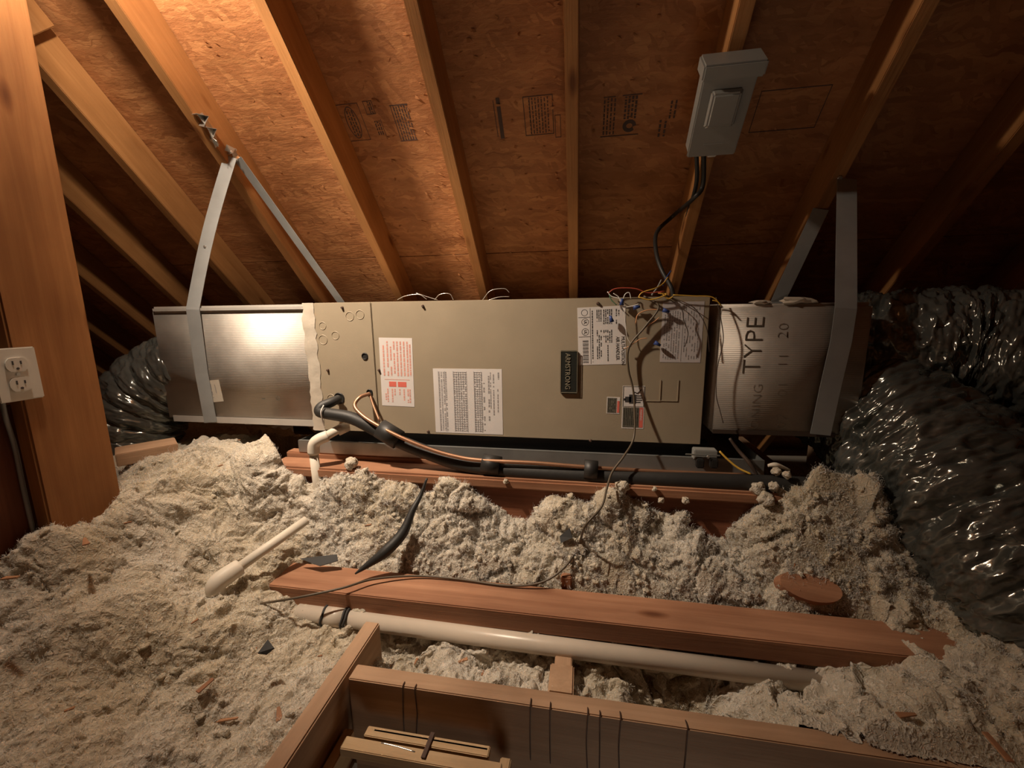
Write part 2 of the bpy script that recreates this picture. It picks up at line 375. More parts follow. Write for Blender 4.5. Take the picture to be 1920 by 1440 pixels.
# the other slope, behind the camera, and the gable ends
yr = YR-S1*S2; zr = 1+S1*S2
other = abox('wall_front', (-3.6, 0, 0), (3.4, .02, 1), 'osb', None, 0)
n2 = Vector((0, -S2, S2)); ax2 = Vector((0, -S2, -S2))
other.matrix_basis = frame(Vector((-.1, yr, zr))+ax2*3.0+n2*.0, X_, ax2, n2*-1)
bm = bmesh.new(); box_bm(bm, (0, 0, -.01), (7.0, 6.0, .02)); other.data = mesh_bm(bm); other.data.materials.append(MT['osb']); tag(other, kind='structure')
for nm, x in (('wall_left', -3.62), ('wall_right', 3.42)):
    me = bpy.data.meshes.new(nm); pts = [(x, 2.9, -.05), (x, 2.9, .1), (x, yr, zr+.1), (x, yr-4.0, .1), (x, yr-4.0, -.05)]
    d = -.02 if x < 0 else .02; n = len(pts); P2 = [(q[0]+d, q[1], q[2]) for q in pts]
    me.from_pydata(pts+P2, [], [tuple(range(n)), tuple(range(2*n-1, n-1, -1))]+[(i, (i+1) % n, n+(i+1) % n, n+i) for i in range(n)])
    tag(link(nm, me, 'osb'), kind='structure')
# rough strands lifting off the board (chips catching the light)
V = []; Fq = []
for i in range(420):
    x = random.uniform(-1.15, .2) if i < 340 else random.uniform(-2.2, .9); s = random.uniform(.1, 1.35)
    k = x if all(not (rx-.012 < x < rx+.05) for rx in RX.values()) else None
    if k is None: continue
    L = random.uniform(.006, .022); wd = random.uniform(.002, .005); a = random.gauss(0, .5); lift = random.uniform(.001, .006)
    c = slope(x, s, N_OSB-.0004); u = (AX_X*math.cos(a)+AX_S*math.sin(a)); v = AX_N.cross(u)
    b0 = len(V); V += [c-v*wd, c+v*wd, c+u*L*.5+v*wd*.9-AX_N*lift*.7, c+u*L*.5-v*wd*.9-AX_N*lift*.7, c+u*L-AX_N*lift+v*wd*.2]
    Fq += [(b0, b0+1, b0+2, b0+3), (b0+3, b0+2, b0+4, b0+4)]
me = bpy.data.meshes.new('strand_chips'); me.from_pydata(V, [], [tuple(dict.fromkeys(f)) for f in Fq])
tag(link('strand_chips', me, 'osb', ceiling), kind='stuff')

# grade stamps printed on the panels
def stamp_local(parent_, px, py, items, name='grade_stamp', label=None):
    """items drawn in a frame at the given place: u along X, v up the slope"""
    c = on_roof(px, py, N_OSB); bm = bmesh.new()
    def bar(u0, v0, u1, v1):
        box_bm(bm, ((u0+u1)/2, (v0+v1)/2, 0), (abs(u1-u0), abs(v1-v0), .0003))
    for it in items:
        if it[0] == 'bar': bar(*it[1:])
        elif it[0] == 'frame':
            _, u0, v0, u1, v1, t = it; bar(u0, v0, u1, v0+t); bar(u0, v1-t, u1, v1); bar(u0, v0, u0+t, v1); bar(u1-t, v0, u1, v1)
        elif it[0] == 'rows':
            _, u0, v0, u1, v1, nn, fill = it
            for i in range(nn):
                uu = u0+(u1-u0)*(i+.2)/nn; du = (u1-u0)/nn*fill; vv = v0
                while vv < v1:
                    L = random.uniform(.004, .012); bar(uu, vv, uu+du, min(v1, vv+L)); vv += L+random.uniform(.002, .005)
        elif it[0] == 'oval':
            _, uc, vc, ru, rv, t = it
            for i in range(28):
                a0 = 2*math.pi*i/28; a1 = 2*math.pi*(i+1)/28
                vs = [bm.verts.new((uc+(ru-q)*math.cos(a), vc+(rv-q)*math.sin(a), -.0002)) for q, a in ((0, a0), (0, a1), (t, a1), (t, a0))]
                bm.faces.new(vs)
    me = mesh_bm(bm)
    o = link(name, me, 'stampink', parent_, frame(c-AX_N*.0008, AX_X, AX_S, AX_X.cross(AX_S)))
    if label: o['label'] = label
    return o
stamp_local(stamp_panel, 667, 230, [('frame', -.045, -.055, .03, .055, .0015), ('oval', -.008, 0, .022, .048, .003), ('rows', -.02, -.04, .006, .04, 3, .5)], label='dark stamp with an oval emblem in a square frame')
stamp_local(stamp_panel, 700, 222, [('frame', -.016, .012, .014, .05, .0015), ('rows', -.004, .014, .01, .048, 2, .5), ('rows', -.002, -.05, .02, -.008, 3, .5), ('bar', .022, -.055, .0235, -.005)], label='small dark stamp fragments')
stamp_local(stamp_panel, 757, 230, [('rows', -.022, -.052, .03, .05, 6, .45), ('bar', -.03, .05, .03, .0525), ('bar', -.03, -.055, .03, -.0525), ('bar', -.028, -.05, -.026, .05)], label='dark stamp of close lines')
stamp_local(stamp_panel, 937, 223, [('bar', -.0045, -.058, .0075, .058), ('bar', -.014, -.052, -.012, .052)], label='narrow solid black bar stamp')
stamp_local(stamp_panel, 1010, 217, [('frame', -.045, -.055, .045, .055, .002), ('rows', -.03, -.05, .035, .05, 7, .35), ('bar', -.026, -.055, -.0245, .055)], label='square stamp of close vertical lines left of a rafter')
stamp_local(stamp_panel, 1048, 235, [('frame', -.012, -.035, .006, .03, .0015)])
stamp_local(stamp_panel, 1165, 217, [('bar', -.06, -.057, .055, -.0545), ('rows', -.055, -.05, -.015, .05, 4, .4), ('bar', -.055, .052, -.02, .054), ('rows', .005, -.01, .045, .05, 4, .6), ('oval', .026, -.03, .02, .018, .011), ('bar', .0, .052, .055, .0545)], label='round-ended dark stamp right of a rafter')
stamp_local(stamp_panel, 1255, 222, [('rows', -.03, -.05, .0, .0, 2, .4), ('rows', -.005, .0, .02, .05, 2, .4)], label='faint broken stamp left of the grey switch box')
stamp_local(stamp_panel, 1470, 210, [('frame', -.08, -.05, .10, .06, .002)], label='faint rectangular outline stamp right of the switch box')

# attic floor: ceiling boards of the room below with a hatch, and joists
HX0, HX1, HY1 = -.455, .66, .641
fl = bmesh.new()
for a, b_ in (((-3.6, -5.3, .06), (HX0, 2.95, .075)), ((HX1, -5.3, .06), (3.4, 2.95, .075)), ((HX0, HY1, .06), (HX1, 2.95, .075)), ((HX0, -5.3, .06), (HX1, -.75, .075))):
    c = (Vector(a)+Vector(b_))/2; box_bm(fl, c, Vector(b_)-Vector(a))
floor = link('floor', mesh_bm(fl), 'drywall'); tag(floor, kind='structure')
for x in (-2.5, -2.1, -1.7, -1.3, -.9, -.030, .36, .95, 1.35, 1.75):
    y0 = .78 if -.5 < x < .72 else -2.5
    if x in (.36,): y0 = .95
    abox('joist', (x-.019, y0, .075), (x+.019, 2.6, .235), 'frame', floor, .002, 'y')

# ================================================================== BIG TIMBERS
# post at the left, wide face towards the lamp
post = abox('wall_stud', (-1.178, .648, .075), (-1.14, .792, 2.02), 'post', None, .004, 'z')
tag(post, 'tall orange-brown wooden stud at the left edge of the photo', 'post')
# low dark board left of the post under the outlet
lb = abox('backing_board', (-1.26, .40, .075), (-1.19, .672, .82), 'redwood', None, .003, 'z')
tag(lb, 'dark brown wooden board below the white outlet', 'board')
# timber lying in the fill right behind the post
b1 = plank('wood_block', on(215, 845, 'Z', .60), on(330, 825, 'Z', .60), Y_, .10, .038, 'frame')
b1.location.z -= .02
tag(b1, 'pale wooden block lying behind the foot of the stud', 'block')

# deep strongback that carries the air handler
bx0, bx1 = -.98, .62
sb = empty('support_beam', (0, 1.12, .25), 'deep dark red-brown support beam in front of the air handler', 'beam')
abox('deep_board', (bx0, 1.105, .26), (.462, 1.143, .497), 'redwood', sb, .003)
o = abox('top_plate', (bx0, 1.085, .498), (bx1, 1.172, .530), 'beam', sb, .006); o['label'] = 'lighter top plate with a rounded front edge'
abox('rear_plate', (bx0, 1.176, .50), (.36, 1.215, .545), 'beam', sb, .004)
abox('rear_board', (bx0, 1.70, .26), (bx1, 1.74, .53), 'redwood', sb, .003)

# near beam lying across the joists
nb = abox('ceiling_beam', (-.800, .840, .257), (.80, .941, .307), 'beam', None, .0025)
tag(nb, 'long red-brown beam lying across the fill behind the white pipe', 'beam')

# ================================================================== AIR HANDLER
UX0, UX1, UY0, UY1, UZ0, UZ1 = -.848, .338, 1.20, 1.66, .617, 1.035
ah = empty('air_handler', ((UX0+UX1)/2, (UY0+UY1)/2, UZ0), 'long taupe metal air handler cabinet lying on its side between the ducts', 'air handler')
SX = -.646
cab = abox('cabinet', (UX0, UY0+.006, UZ0), (UX1, UY1, UZ1), 'cabinet', ah, .004)
abox('access_panel', (SX+.0012, UY0, UZ0+.001), (UX1-.001, UY0+.0058, UZ1-.001), 'cabinet', ah, .0015)
coil = abox('access_panel', (UX0+.001, UY0, UZ0+.001), (SX-.0012, UY0+.0058, UZ1-.001), 'cabinet', ah, .0015)
FY = UY0
def U(px, py, y=FY): return on(px, py, 'Y', y)
# knock-outs, holes, screws
def ring(name, c, r, m, par, d=.0012, t=.0012):
    bm = bmesh.new(); n = 28
    for i in range(n):
        a0, a1 = 2*math.pi*i/n, 2*math.pi*(i+1)/n
        def q(rr, a, y): return bm.verts.new((rr*math.cos(a), y, rr*math.sin(a)))
        bm.faces.new([q(r-t, a0, 0), q(r-t, a1, 0), q(r, a1, -d), q(r, a0, -d)]); bm.faces.new([q(r, a0, -d), q(r, a1, -d), q(r+t, a1, 0), q(r+t, a0, 0)])
    return link(name, mesh_bm(bm, True), m, par, Matrix.Translation(c))
for px, py, r in ((656, 593, .0135), (675, 590, .0135), (605, 611, .0115), (606, 637, .0145), (629, 629, .0125), (621, 747, .013)):
    ring('knockout', U(px, py), r, 'cabinet', coil)
for px, py, r in ((684, 668, .0085), (636, 747, .0165), (693, 736, .0085)):
    c = U(px, py); cyl('port_hole', c+Vector((0, .004, 0)), c+Vector((0, -.0008, 0)), r, 'cabinet_dark', coil)
    ring('grommet', c, r+.001, 'black', coil, .003, .002)
for px, py in ((642, 577), (793, 574), (1121, 569), (711, 694), (803, 809), (1107, 826), (615, 694)):
    c = U(px, py); s_ = cyl('screw', c, c+Vector((0, -.006, 0)), .0048, 'rust', ah, 8, .003)
# embossed rectangles (bottom right)
for x0, x1 in ((1211, 1237), (1240, 1270)):
    a, b_ = U(x0, 712), U(x1, 752); bm = bmesh.new()
    box_bm(bm, (b_.x, FY-.0008, (a.z+b_.z)/2), (.002, .0016, abs(a.z-b_.z))); box_bm(bm, ((a.x+b_.x)/2, FY-.0008, b_.z), (b_.x-a.x, .0016, .002))
    link('embossing', mesh_bm(bm), 'cabinet', ah)

# --- labels: a thin sheet in a local frame (u right, v up), print as sub-parts
def sheet(name, c4, m, label, t=.0006, y=FY, par=ah):
    (x0, y0), (x1, y1), (x2, y2), (x3, y3) = c4       # tl tr br bl in the photograph
    P = [U(x0, y0, y), U(x1, y1, y), U(x2, y2, y), U(x3, y3, y)]
    w_ = ((P[1]-P[0]).length+(P[2]-P[3]).length)/2; h_ = ((P[3]-P[0]).length+(P[2]-P[1]).length)/2
    u = (P[1]-P[0]+P[2]-P[3]).normalized(); v = -Y_.cross(u)*-1
    v = u.cross(Y_)*-1
    if v.z < 0: v = -v
    nrm = u.cross(v); c = sum(P, Vector())/4
    bm = bmesh.new(); box_bm(bm, (0, 0, t/2), (w_, h_, t)); o = link(name, mesh_bm(bm), m, par, frame(c, u, v, nrm)); o['label'] = label
    return o, w_, h_, (c, u, v, nrm), t
def prt(sh, rects, m, name='print'):
    o, w_, h_, (c, u, v, nrm), t = sh; bm = bmesh.new()
    for u0, v0, u1, v1 in rects:      # 0..1, v down
        box_bm(bm, ((u0+u1)/2*w_-w_/2, h_/2-(v0+v1)/2*h_, t+.0002), (abs(u1-u0)*w_, abs(v1-v0)*h_, .0003))
    return tag(link(name, mesh_bm(bm), m, o, frame(c, u, v, nrm)), kind='stuff' if len(rects) > 6 else None)
def dashcol(u, v0, v1, wd, seed, dens=.8, mn=.012, mx=.05):
    rnd = random.Random(seed); out = []; v = v0
    while v < v1:
        L = rnd.uniform(mn, mx); 
        if rnd.random() < dens: out.append((u, v, u+wd, min(v1, v+L)))
        v += L+rnd.uniform(.006, .014)
    return out
def txt(sh, s, u, v, size, m, squash=1., down=True, name='lettering'):
    o, w_, h_, (c, uu, vv, nrm), t = sh; p_ = c+uu*(u*w_-w_/2)+vv*(h_/2-v*h_)+nrm*(t+.0003)
    if down: return text(name, s, p_, -vv, uu, size, m, o, .0002, squash)
    return text(name, s, p_, uu, vv, size, m, o, .0002, squash)
red = sheet('red_notice', ((711, 633), (773, 634), (777, 763), (716, 760)), 'label', 'white notice printed with red text')
R = []
for i, u in enumerate((.10, .22, .32, .42, .52, .62, .72, .82, .90)): R += dashcol(u, .05+(.06 if i == 0 else 0), .55, .045, i, .92, .02, .07)
prt(red, R, 'ink_pink'); prt(red, [(.25, .635, .47, .71), (.52, .635, .78, .71)], 'ink_red'); prt(red, [(.12, .60, .88, .606)], 'ink_pink')
R = []
for i, u in enumerate((.12, .18, .32, .40, .55, .68, .80, .86)): R += dashcol(u, .74, .94-.1*(i in (3, 4)), .04, 40+i, .8, .015, .05)
prt(red, R, 'ink_pink')
ch = sheet('data_chart', ((813, 690), (942, 693), (942, 814), (816, 811)), 'label', 'large white chart of small figures')
R = []
for j, (u0, cols_) in enumerate(((.08, 4), (.30, 6), (.60, 4))):
    for k in range(cols_): R += dashcol(u0+k*.033, .05, .97, .018, 90+j*10+k, .95, .008, .02)
prt(ch, R, 'ink_grey')
R = []
for u in (.075, .17, .295, .49, .595, .70): R.append((u, .04, u+.004, .98))
for v in np.linspace(.05, .96, 26): R += [(.30, v, .495, v+.004), (.60, v, .70, v+.004)]
prt(ch, R, 'ink_grey')
R = dashcol(.73, .1, .95, .02, 5, .7)+dashcol(.80, .05, .8, .02, 6)+dashcol(.83, .05, .6, .012, 7)+dashcol(.87, .05, .7, .016, 8)+dashcol(.94, .05, .15, .02, 9)+dashcol(.93, .3, .7, .015, 10)
prt(ch, R, 'ink_grey')
bd = abox('badge', U(1050, 738, FY-.007), U(1083, 657, FY+.0), 'badge', ah, .002)
a, b_ = U(1050, 657, FY-.008), U(1083, 738, FY-.008); bm = bmesh.new(); t = .0014; g = .0022
for c_, d_ in ((((a.x+g), (a.z+b_.z)/2), (t, a.z-b_.z-2*g)), ((b_.x-g, (a.z+b_.z)/2), (t, a.z-b_.z-2*g)), (((a.x+b_.x)/2, a.z-g), (b_.x-a.x-2*g, t)), (((a.x+b_.x)/2, b_.z+g), (b_.x-a.x-2*g, t))):
    box_bm(bm, (c_[0], FY-.0074, c_[1]), (d_[0], .001, d_[1]))
link('border', mesh_bm(bm), 'brass', bd); bd['label'] = 'raised black badge with gilt lettering reading ARMSTRONG'
text('lettering', 'ARMSTRONG', Vector((a.x+.016, FY-.0078, a.z-.008)), -Z_, X_, .0205, 'brass', bd, .0006, .86)
ul = sheet('rating_label', ((1081, 577), (1171, 573), (1175, 682), (1086, 685)), 'label', 'white rating label with barcode, reading MULTI-POSITION AIR HANDLER')
txt(ul, 'MULTI-POSITION', .91, .52, .0135, 'ink', .78); txt(ul, 'AIR HANDLER', .80, .52, .0135, 'ink', .78)
R = [(.265, .02, .272, .98), (.02, .165, .265, .172), (.02, .50, .265, .507)]
R += [(.10, .57+i*.021, .22, .57+i*.021+.006+.006*(i % 3 == 0)) for i in range(19)]
R += dashcol(.30, .06, .95, .022, 21, .95, .02, .05)
for k, u in enumerate((.40, .44, .48)): R += dashcol(u, .05, .25, .02, 22+k, .95)+dashcol(u, .4, .9, .02, 32+k, .6)
for k, u in enumerate((.54, .58, .62, .66, .70)): R += dashcol(u, .05, .30, .022, 42+k, .97)+dashcol(u, .40, .62-.1*(k == 0), .02, 52+k, .9)
R += dashcol(.62, .66, .95, .02, 61, .8)+dashcol(.80, .05, .30, .02, 62)+dashcol(.85, .07, .16, .02, 63)
prt(ul, R, 'ink')
o, w_, h_, (c, u, v, nrm), t = ul
for du, dv, rr in ((.15, .09, .0085), (.16, .25, .0095), (.16, .42, .0095)):
    q = c+u*(du*w_-w_/2)+v*(h_/2-dv*h_)+nrm*(t+.0001); rg = ring('seal', q, rr, 'ink', o, .0003, .0008); 
    if rr > .009: text('lettering', 'UL', q+nrm*.0003+v*.006-u*.0035, -v, u, .011, 'ink', o, .0002, .9)
wl = sheet('wiring_label', ((1242, 566), (1320, 565), (1314, 680), (1238, 679)), 'label_grey', 'greyish wiring diagram label behind the loose wires')
R = []
for k in range(7): R += dashcol(.06+k*.06, .15, .95, .025, 70+k, .85, .01, .03)
for k in range(6): R += dashcol(.56+k*.065, .05, .95, .02, 80+k, .55, .01, .06)
R += [(.51, .03, .517, .98), (.04, .30, .5, .305)]
prt(wl, R, 'ink_grey')
wn = sheet('warning_label', ((1167, 723), (1209, 724), (1207, 804), (1166, 803)), 'label', 'black, red and white warning label with a hand symbol')
prt(wn, [(.04, .50, .78, .97), (.02, .475, .98, .485), (.02, .01, .05, .47), (.95, .01, .98, .47), (.02, .01, .98, .02)], 'ink_mud'); prt(wn, [(.79, .50, .96, .97)], 'ink_red')
prt(wn, [(.12, .25, .4, .38), (.3, .2, .62, .41), (.6, .215, .86, .24), (.6, .265, .9, .29), (.6, .315, .88, .34), (.6, .365, .82, .39), (.05, .29, .15, .34)], 'ink', 'hand_symbol')
o, w_, h_, (c, u, v, nrm), t = wn
for (u0, v0), (u1, v1) in (((.85, .08), (.65, .17)), ((.65, .17), (.5, .13)), ((.5, .13), (.48, .22))):
    pa = c+u*(u0*w_-w_/2)+v*(h_/2-v0*h_)+nrm*(t+.0003); pb = c+u*(u1*w_-w_/2)+v*(h_/2-v1*h_)+nrm*(t+.0003)
    cyl('hand_symbol', pa, pb, .0012, 'ink', o, 6)
txt(wn, 'WARNING', .82, .54, .0085, 'label', .8)
R = []
for k in range(8): R += dashcol(.10+k*.085, .53, .93, .03, 100+k, .8, .02, .06)
prt(wn, R, 'label_grey')
w2 = sheet('caution_label', ((1137, 744), (1162, 745), (1162, 776), (1138, 775)), 'label', 'small dark caution label left of the hand warning')
prt(w2, [(.05, .05, .75, .95)], 'ink_mud'); prt(w2, [(.80, .22, .97, .93)], 'ink_red')
R = []
for k in range(5): R += dashcol(.12+k*.12, .1, .9, .04, 110+k, .8, .05, .15)
prt(w2, R, 'label_grey')

# base under the unit: dark rails and galvanised drain pan
base = empty('drain_pan', (-.2, 1.4, .53), 'galvanised drain pan under the air handler on a dark plinth', 'drain pan')
pan_ = bmesh.new(); px0, px1, py0, py1, pz0, pz1 = -.93, .50, 1.178, 1.69, .5465, .585
for c_, d_ in ((((px0+px1)/2, (py0+py1)/2, pz0), (px1-px0, py1-py0, .002)), (((px0+px1)/2, py0, (pz0+pz1)/2), (px1-px0, .002, pz1-pz0)), (((px0+px1)/2, py1, (pz0+pz1)/2), (px1-px0, .002, pz1-pz0)),
               ((px0, (py0+py1)/2, (pz0+pz1)/2), (.002, py1-py0, pz1-pz0)), ((px1, (py0+py1)/2, (pz0+pz1)/2), (.002, py1-py0, pz1-pz0)), (((px0+px1)/2, py0+.004, pz1), (px1-px0, .01, .003))): box_bm(pan_, c_, d_)
link('pan', mesh_bm(pan_), 'galv', base)
abox('support_rail', (UX0-.05, 1.225, .548), (UX1+.03, 1.265, .6165), 'black', base, .002)
abox('support_rail', (UX0-.05, 1.58, .548), (UX1+.03, 1.62, .6165), 'black', base, .002)

# ================================================================== BOARD DUCTS
def duct(name, x0, x1, y0, y1, z0, z1, label, bev):
    e = empty(name, ((x0+x1)/2, (y0+y1)/2, z0), label, 'duct')
    bm = bmesh.new(); box_bm(bm, (0, 0, 0), (x1-x0, y1-y0, z1-z0)); bmesh.ops.bevel(bm, geom=bm.edges[:], offset=bev, segments=4, affect='EDGES')
    b_ = link('duct_board', mesh_bm(bm, True), 'foil', e, Matrix.Translation(((x0+x1)/2, (y0+y1)/2, (z0+z1)/2))); b_.data.shade_smooth() if hasattr(b_.data, 'shade_smooth') else None
    return e
dl = duct('supply_duct', -1.472, UX0-.012, 1.205, 1.60, .628, 1.028, 'foil-faced board duct on the left of the air handler', .014)
dr = duct('return_duct', UX1+.022, .735, 1.205, 1.60, .652, 1.012, 'foil-faced board duct on the right with printed black letters', .01)
# tape over the top edge and joints
abox('foil_tape', (-1.455, 1.1985, 1.010), (UX0-.02, 1.26, 1.0315), 'tape', dl, .006)
abox('foil_tape', (-1.44, 1.2025, .628), (UX0-.02, 1.2045, .650), 'tape', dl, .0005)

mb = bmesh.new()
rr_ = random.Random(3)
nseg = 26
V = []; Fq = []
for i in range(nseg+1):
    z = UZ0+(UZ1-UZ0)*i/nseg; a0 = UX0-.040+rr_.uniform(-.004, .004); a1 = UX0+.006+rr_.uniform(-.003, .004)
    V += [(a0, 1.2040, z), (a0+.012, 1.197+rr_.uniform(-.002, .001), z), (UX0-.008, 1.1965+rr_.uniform(-.002, .002), z), (a1, 1.1985, z)]
for i in range(nseg):
    for j in range(3): Fq.append((4*i+j, 4*i+j+1, 4*i+5+j, 4*i+4+j))
me = bpy.data.meshes.new('j'); me.from_pydata(V, [], Fq); me.polygons.foreach_set('use_smooth', [True]*len(Fq)); link('mastic_joint', me, 'mastic', dl)['label'] = 'cream mastic joint beside the cabinet'
st = sheet('sticker', ((386, 714), (411, 712), (419, 752), (394, 755)), 'mastic', 'small cream sticker', .0008, 1.2045, dl); 
prt(st, dashcol(.3, .15, .8, .05, 5, .8, .05, .1)+dashcol(.6, .1, .6, .05, 6, .8, .05, .1), 'ink_grey')
c = U(521, 747, 1.2042); ring('printed_ring', c, .007, 'ink_mud', dl, .0004, .001); bm = bmesh.new(); c2 = U(494, 748, 1.2042); box_bm(bm, c2, (.012, .0006, .003)); link('printed_dash', mesh_bm(bm), 'ink_mud', dl)
# printing on the right duct: reads upwards
def up_text(s, px, py, size, sq=1.): 
    p_ = U(px, py, 1.2042); return text('printing', s, p_, Z_, -X_, size, 'ink_print', dr, .0002, sq, 'LEFT', -.0012)
up_text('TYPE', 1424, 702, .066, 1.08); up_text('ONING', 1422, 806, .034, 1.15); up_text('07', 1474, 806, .036, 1.28); up_text('01', 1475, 745, .036, 1.28); up_text('11', 1476, 690, .036, 1.2); up_text('20', 1476, 635, .036, 1.2)
abox('foil_tape', (UX1+.03, 1.2025, .652), (.68, 1.2046, .664), 'wire_k', dr, .0004)
# crumpled scraps on top of the right duct
V = []
def crumple(name, px, py, r, m, par, y=1.3, z=1.012, seed=0, sub=2, flat=.4):
    bm = bmesh.new(); bmesh.ops.create_icosphere(bm, subdivisions=sub, radius=r); rn = random.Random(seed)
    for v in bm.verts:
        k = 1+rn.uniform(-.3, .3); v.co = Vector((v.co.x*k*1.6, v.co.y*k, v.co.z*k*flat))
    p_ = on(px, py, 'Y', y); return link(name, mesh_bm(bm), m, par, Matrix.Translation((p_.x, y, z+r*flat*.7)))
for i, (px, r) in enumerate(((1425, .014), (1490, .024), (1512, .016))):
    o = crumple('mastic_blob', px, 565, r, 'mastic', dr, 1.22, 1.012, i)
    o['label'] = 'pale mastic blob on the top edge'

# ---- flexible ducts: wrinkled foil jacket over a wire coil
def flex(name, P, r, label, seed, n=420, k=150, pitch=.045, amp=.012, wr=.011, mat_='flex'):
    Q = spline(P, 24); Q = np.array([list(q) for q in Q]); L = np.r_[0, np.cumsum(np.linalg.norm(np.diff(Q, axis=0), axis=1))]
    t = np.linspace(0, L[-1], n); C_ = np.stack([np.interp(t, L, Q[:, i]) for i in range(3)], 1)
    rad = np.interp(t, np.linspace(0, L[-1], len(r)), r) if not np.isscalar(r) else np.full(n, r)
    V, Fq, k, n = tube_np(C_, 1., k, False); V = V.reshape(n, k, 3); D = V-C_[:, None]
    a = np.arange(k)/k*2*np.pi; A, T_ = np.meshgrid(a, t); cs, sn = np.cos(A), np.sin(A)
    ribph = T_/pitch*2*np.pi+A*0+2.2*fbm(np.stack([cs*1.6, sn*1.6, T_*6], -1), 2, seed)
    rib = np.abs(np.cos(ribph/2))**.6
    w1 = fbm(np.stack([cs*2.6, sn*2.6, T_*26], -1), 4, seed+5); w1 = 1-2*np.abs(w1-.5)*2
    w2_ = fbm(np.stack([cs*7, sn*7, T_*60], -1), 3, seed+9)
    w3 = fbm(np.stack([cs*1.2, sn*1.2, T_*5], -1), 2, seed+13)
    RR = rad[:, None]+amp*(rib-.5)+wr*(w1-.5)*1.0+wr*(w2_-.5)*.6+.03*(w3-.5)
    V = C_[:, None]+D*RR[..., None]; V = V.reshape(-1, 3)
    e = empty(name, Vector(C_[0]), label, 'flex duct'); o = link('jacket', mesh_np(V, Fq), mat_, e); return e, C_, rad
f2, _, _ = flex('flexible_duct', [dp(1535, 745, 1.36), dp(1625, 775, 1.22), dp(1730, 855, 1.08), dp(1835, 965, .96), dp(1975, 1090, .86), dp(2170, 1290, .78)], [.14, .172, .182, .185, .185, .185],
     'thick silver flexible duct running down to the lower right corner', 11, pitch=.06, amp=.009, wr=.024)
f1, _, _ = flex('flexible_duct', [dp(1590, 648, 1.30), dp(1680, 650, 1.22), dp(1795, 655, 1.16), dp(1930, 675, 1.08), dp(2150, 720, 1.0)], [.15, .155, .16, .168, .168],
     'upper silver crinkled flexible duct at the right edge, behind the thicker one', 23, wr=.028, amp=.008, pitch=.055)
f3, _, _ = flex('flexible_duct', [(-1.40, 1.36, .84), (-1.50, 1.33, .80), (-1.60, 1.29, .72), (-1.66, 1.24, .60), (-1.68, 1.2, .42)], [.13, .14, .145, .14, .14],
     'silver flexible duct leaving the left end of the left board duct', 37, n=240, k=110, pitch=.06, wr=.012)
# collar tape and draw bands where the flex ducts meet the board duct
def band(P, r, m, par, name='draw_band', wd=.012):
    pass

# ================================================================== STRAPS
def ribbon(name, P, wdirs, wdt, thk, m, parent):
    n = len(P); V = []; Fq = []
    for p_, wd in zip(P, wdirs):
        p_ = Vector(p_); i = P.index(p_) if False else None
    for i in range(n):
        p_ = Vector(P[i]); t = (Vector(P[min(n-1, i+1)])-Vector(P[max(0, i-1)])).normalized(); wd = Vector(wdirs[i]); wd = (wd-t*wd.dot(t)).normalized(); nn = t.cross(wd)
        for a, b_ in ((-1, -1), (1, -1), (1, 1), (-1, 1)): V.append(p_+wd*wdt/2*a+nn*thk/2*b_)
    for i in range(n-1):
        for j in range(4): Fq.append((4*i+j, 4*i+(j+1) % 4, 4*i+4+(j+1) % 4, 4*i+4+j))
    Fq += [(3, 2, 1, 0), (4*n-4, 4*n-3, 4*n-2, 4*n-1)]
    me = bpy.data.meshes.new(name); me.from_pydata(V, [], Fq); return link(name, me, m, parent)
def sag(a, b_, n=8, d=Vector((0, 0, 0))):
    return [Vector(a).lerp(Vector(b_), i/n)+d*math.sin(math.pi*i/n) for i in range(n+1)]
hl = Vector((-1.178, 1.325, 1.535))
hs = empty('hanger_strap', hl, 'pale grey hanger strap looped from a rafter around the left duct', 'strap')
pf = sag(hl+Vector((0, -.01, -.01)), on(362, 576, 'Y', 1.192), 10, Vector((-.012, 0, 0)))
ribbon('front_strap', pf+[Vector((pf[-1].x, 1.190, 1.02)), on(378, 700, 'Y', 1.196), on(395, 792, 'Y', 1.196)], [Vector((1, .25, 0))]*14, .042, .0015, 'strap', hs)
pr_ = sag(hl+Vector((.01, .01, -.01)), Vector((-.985, 1.615, 1.02)), 10, Vector((.0, 0, 0)))
o = ribbon('rear_strap', pr_+[Vector((-.985, 1.612, .9)), Vector((-.985, 1.612, .64))], [Vector((.9, -.3, .1))]*13, .040, .0015, 'strap', hs)
bk = empty('strap_end', hl, 'x', 'x'); bpy.data.objects.remove(bk)
for i, (dx, dz, dy) in enumerate(((-.004, .006, -.006), (.006, .0, -.012), (.002, .012, 0.004))):
    cyl('nail', hl+Vector((-.004, dy, dz)), hl+Vector((.016, dy-.006, dz+.002)), .004, 'bracket', hs, 8)
ribbon('strap_knot', [hl+Vector((.004, -.03, .012)), hl+Vector((.016, -.012, .006)), hl+Vector((.004, .006, -.004)), hl+Vector((.014, .02, -.014))], [Vector((.2, -.5, .8))]*4, .02, .002, 'bracket', hs)
cyl('rivet', pf[6]+Vector((0, -.004, 0)), pf[6]+Vector((0, .004, 0)), .004, 'bracket', hs, 8)
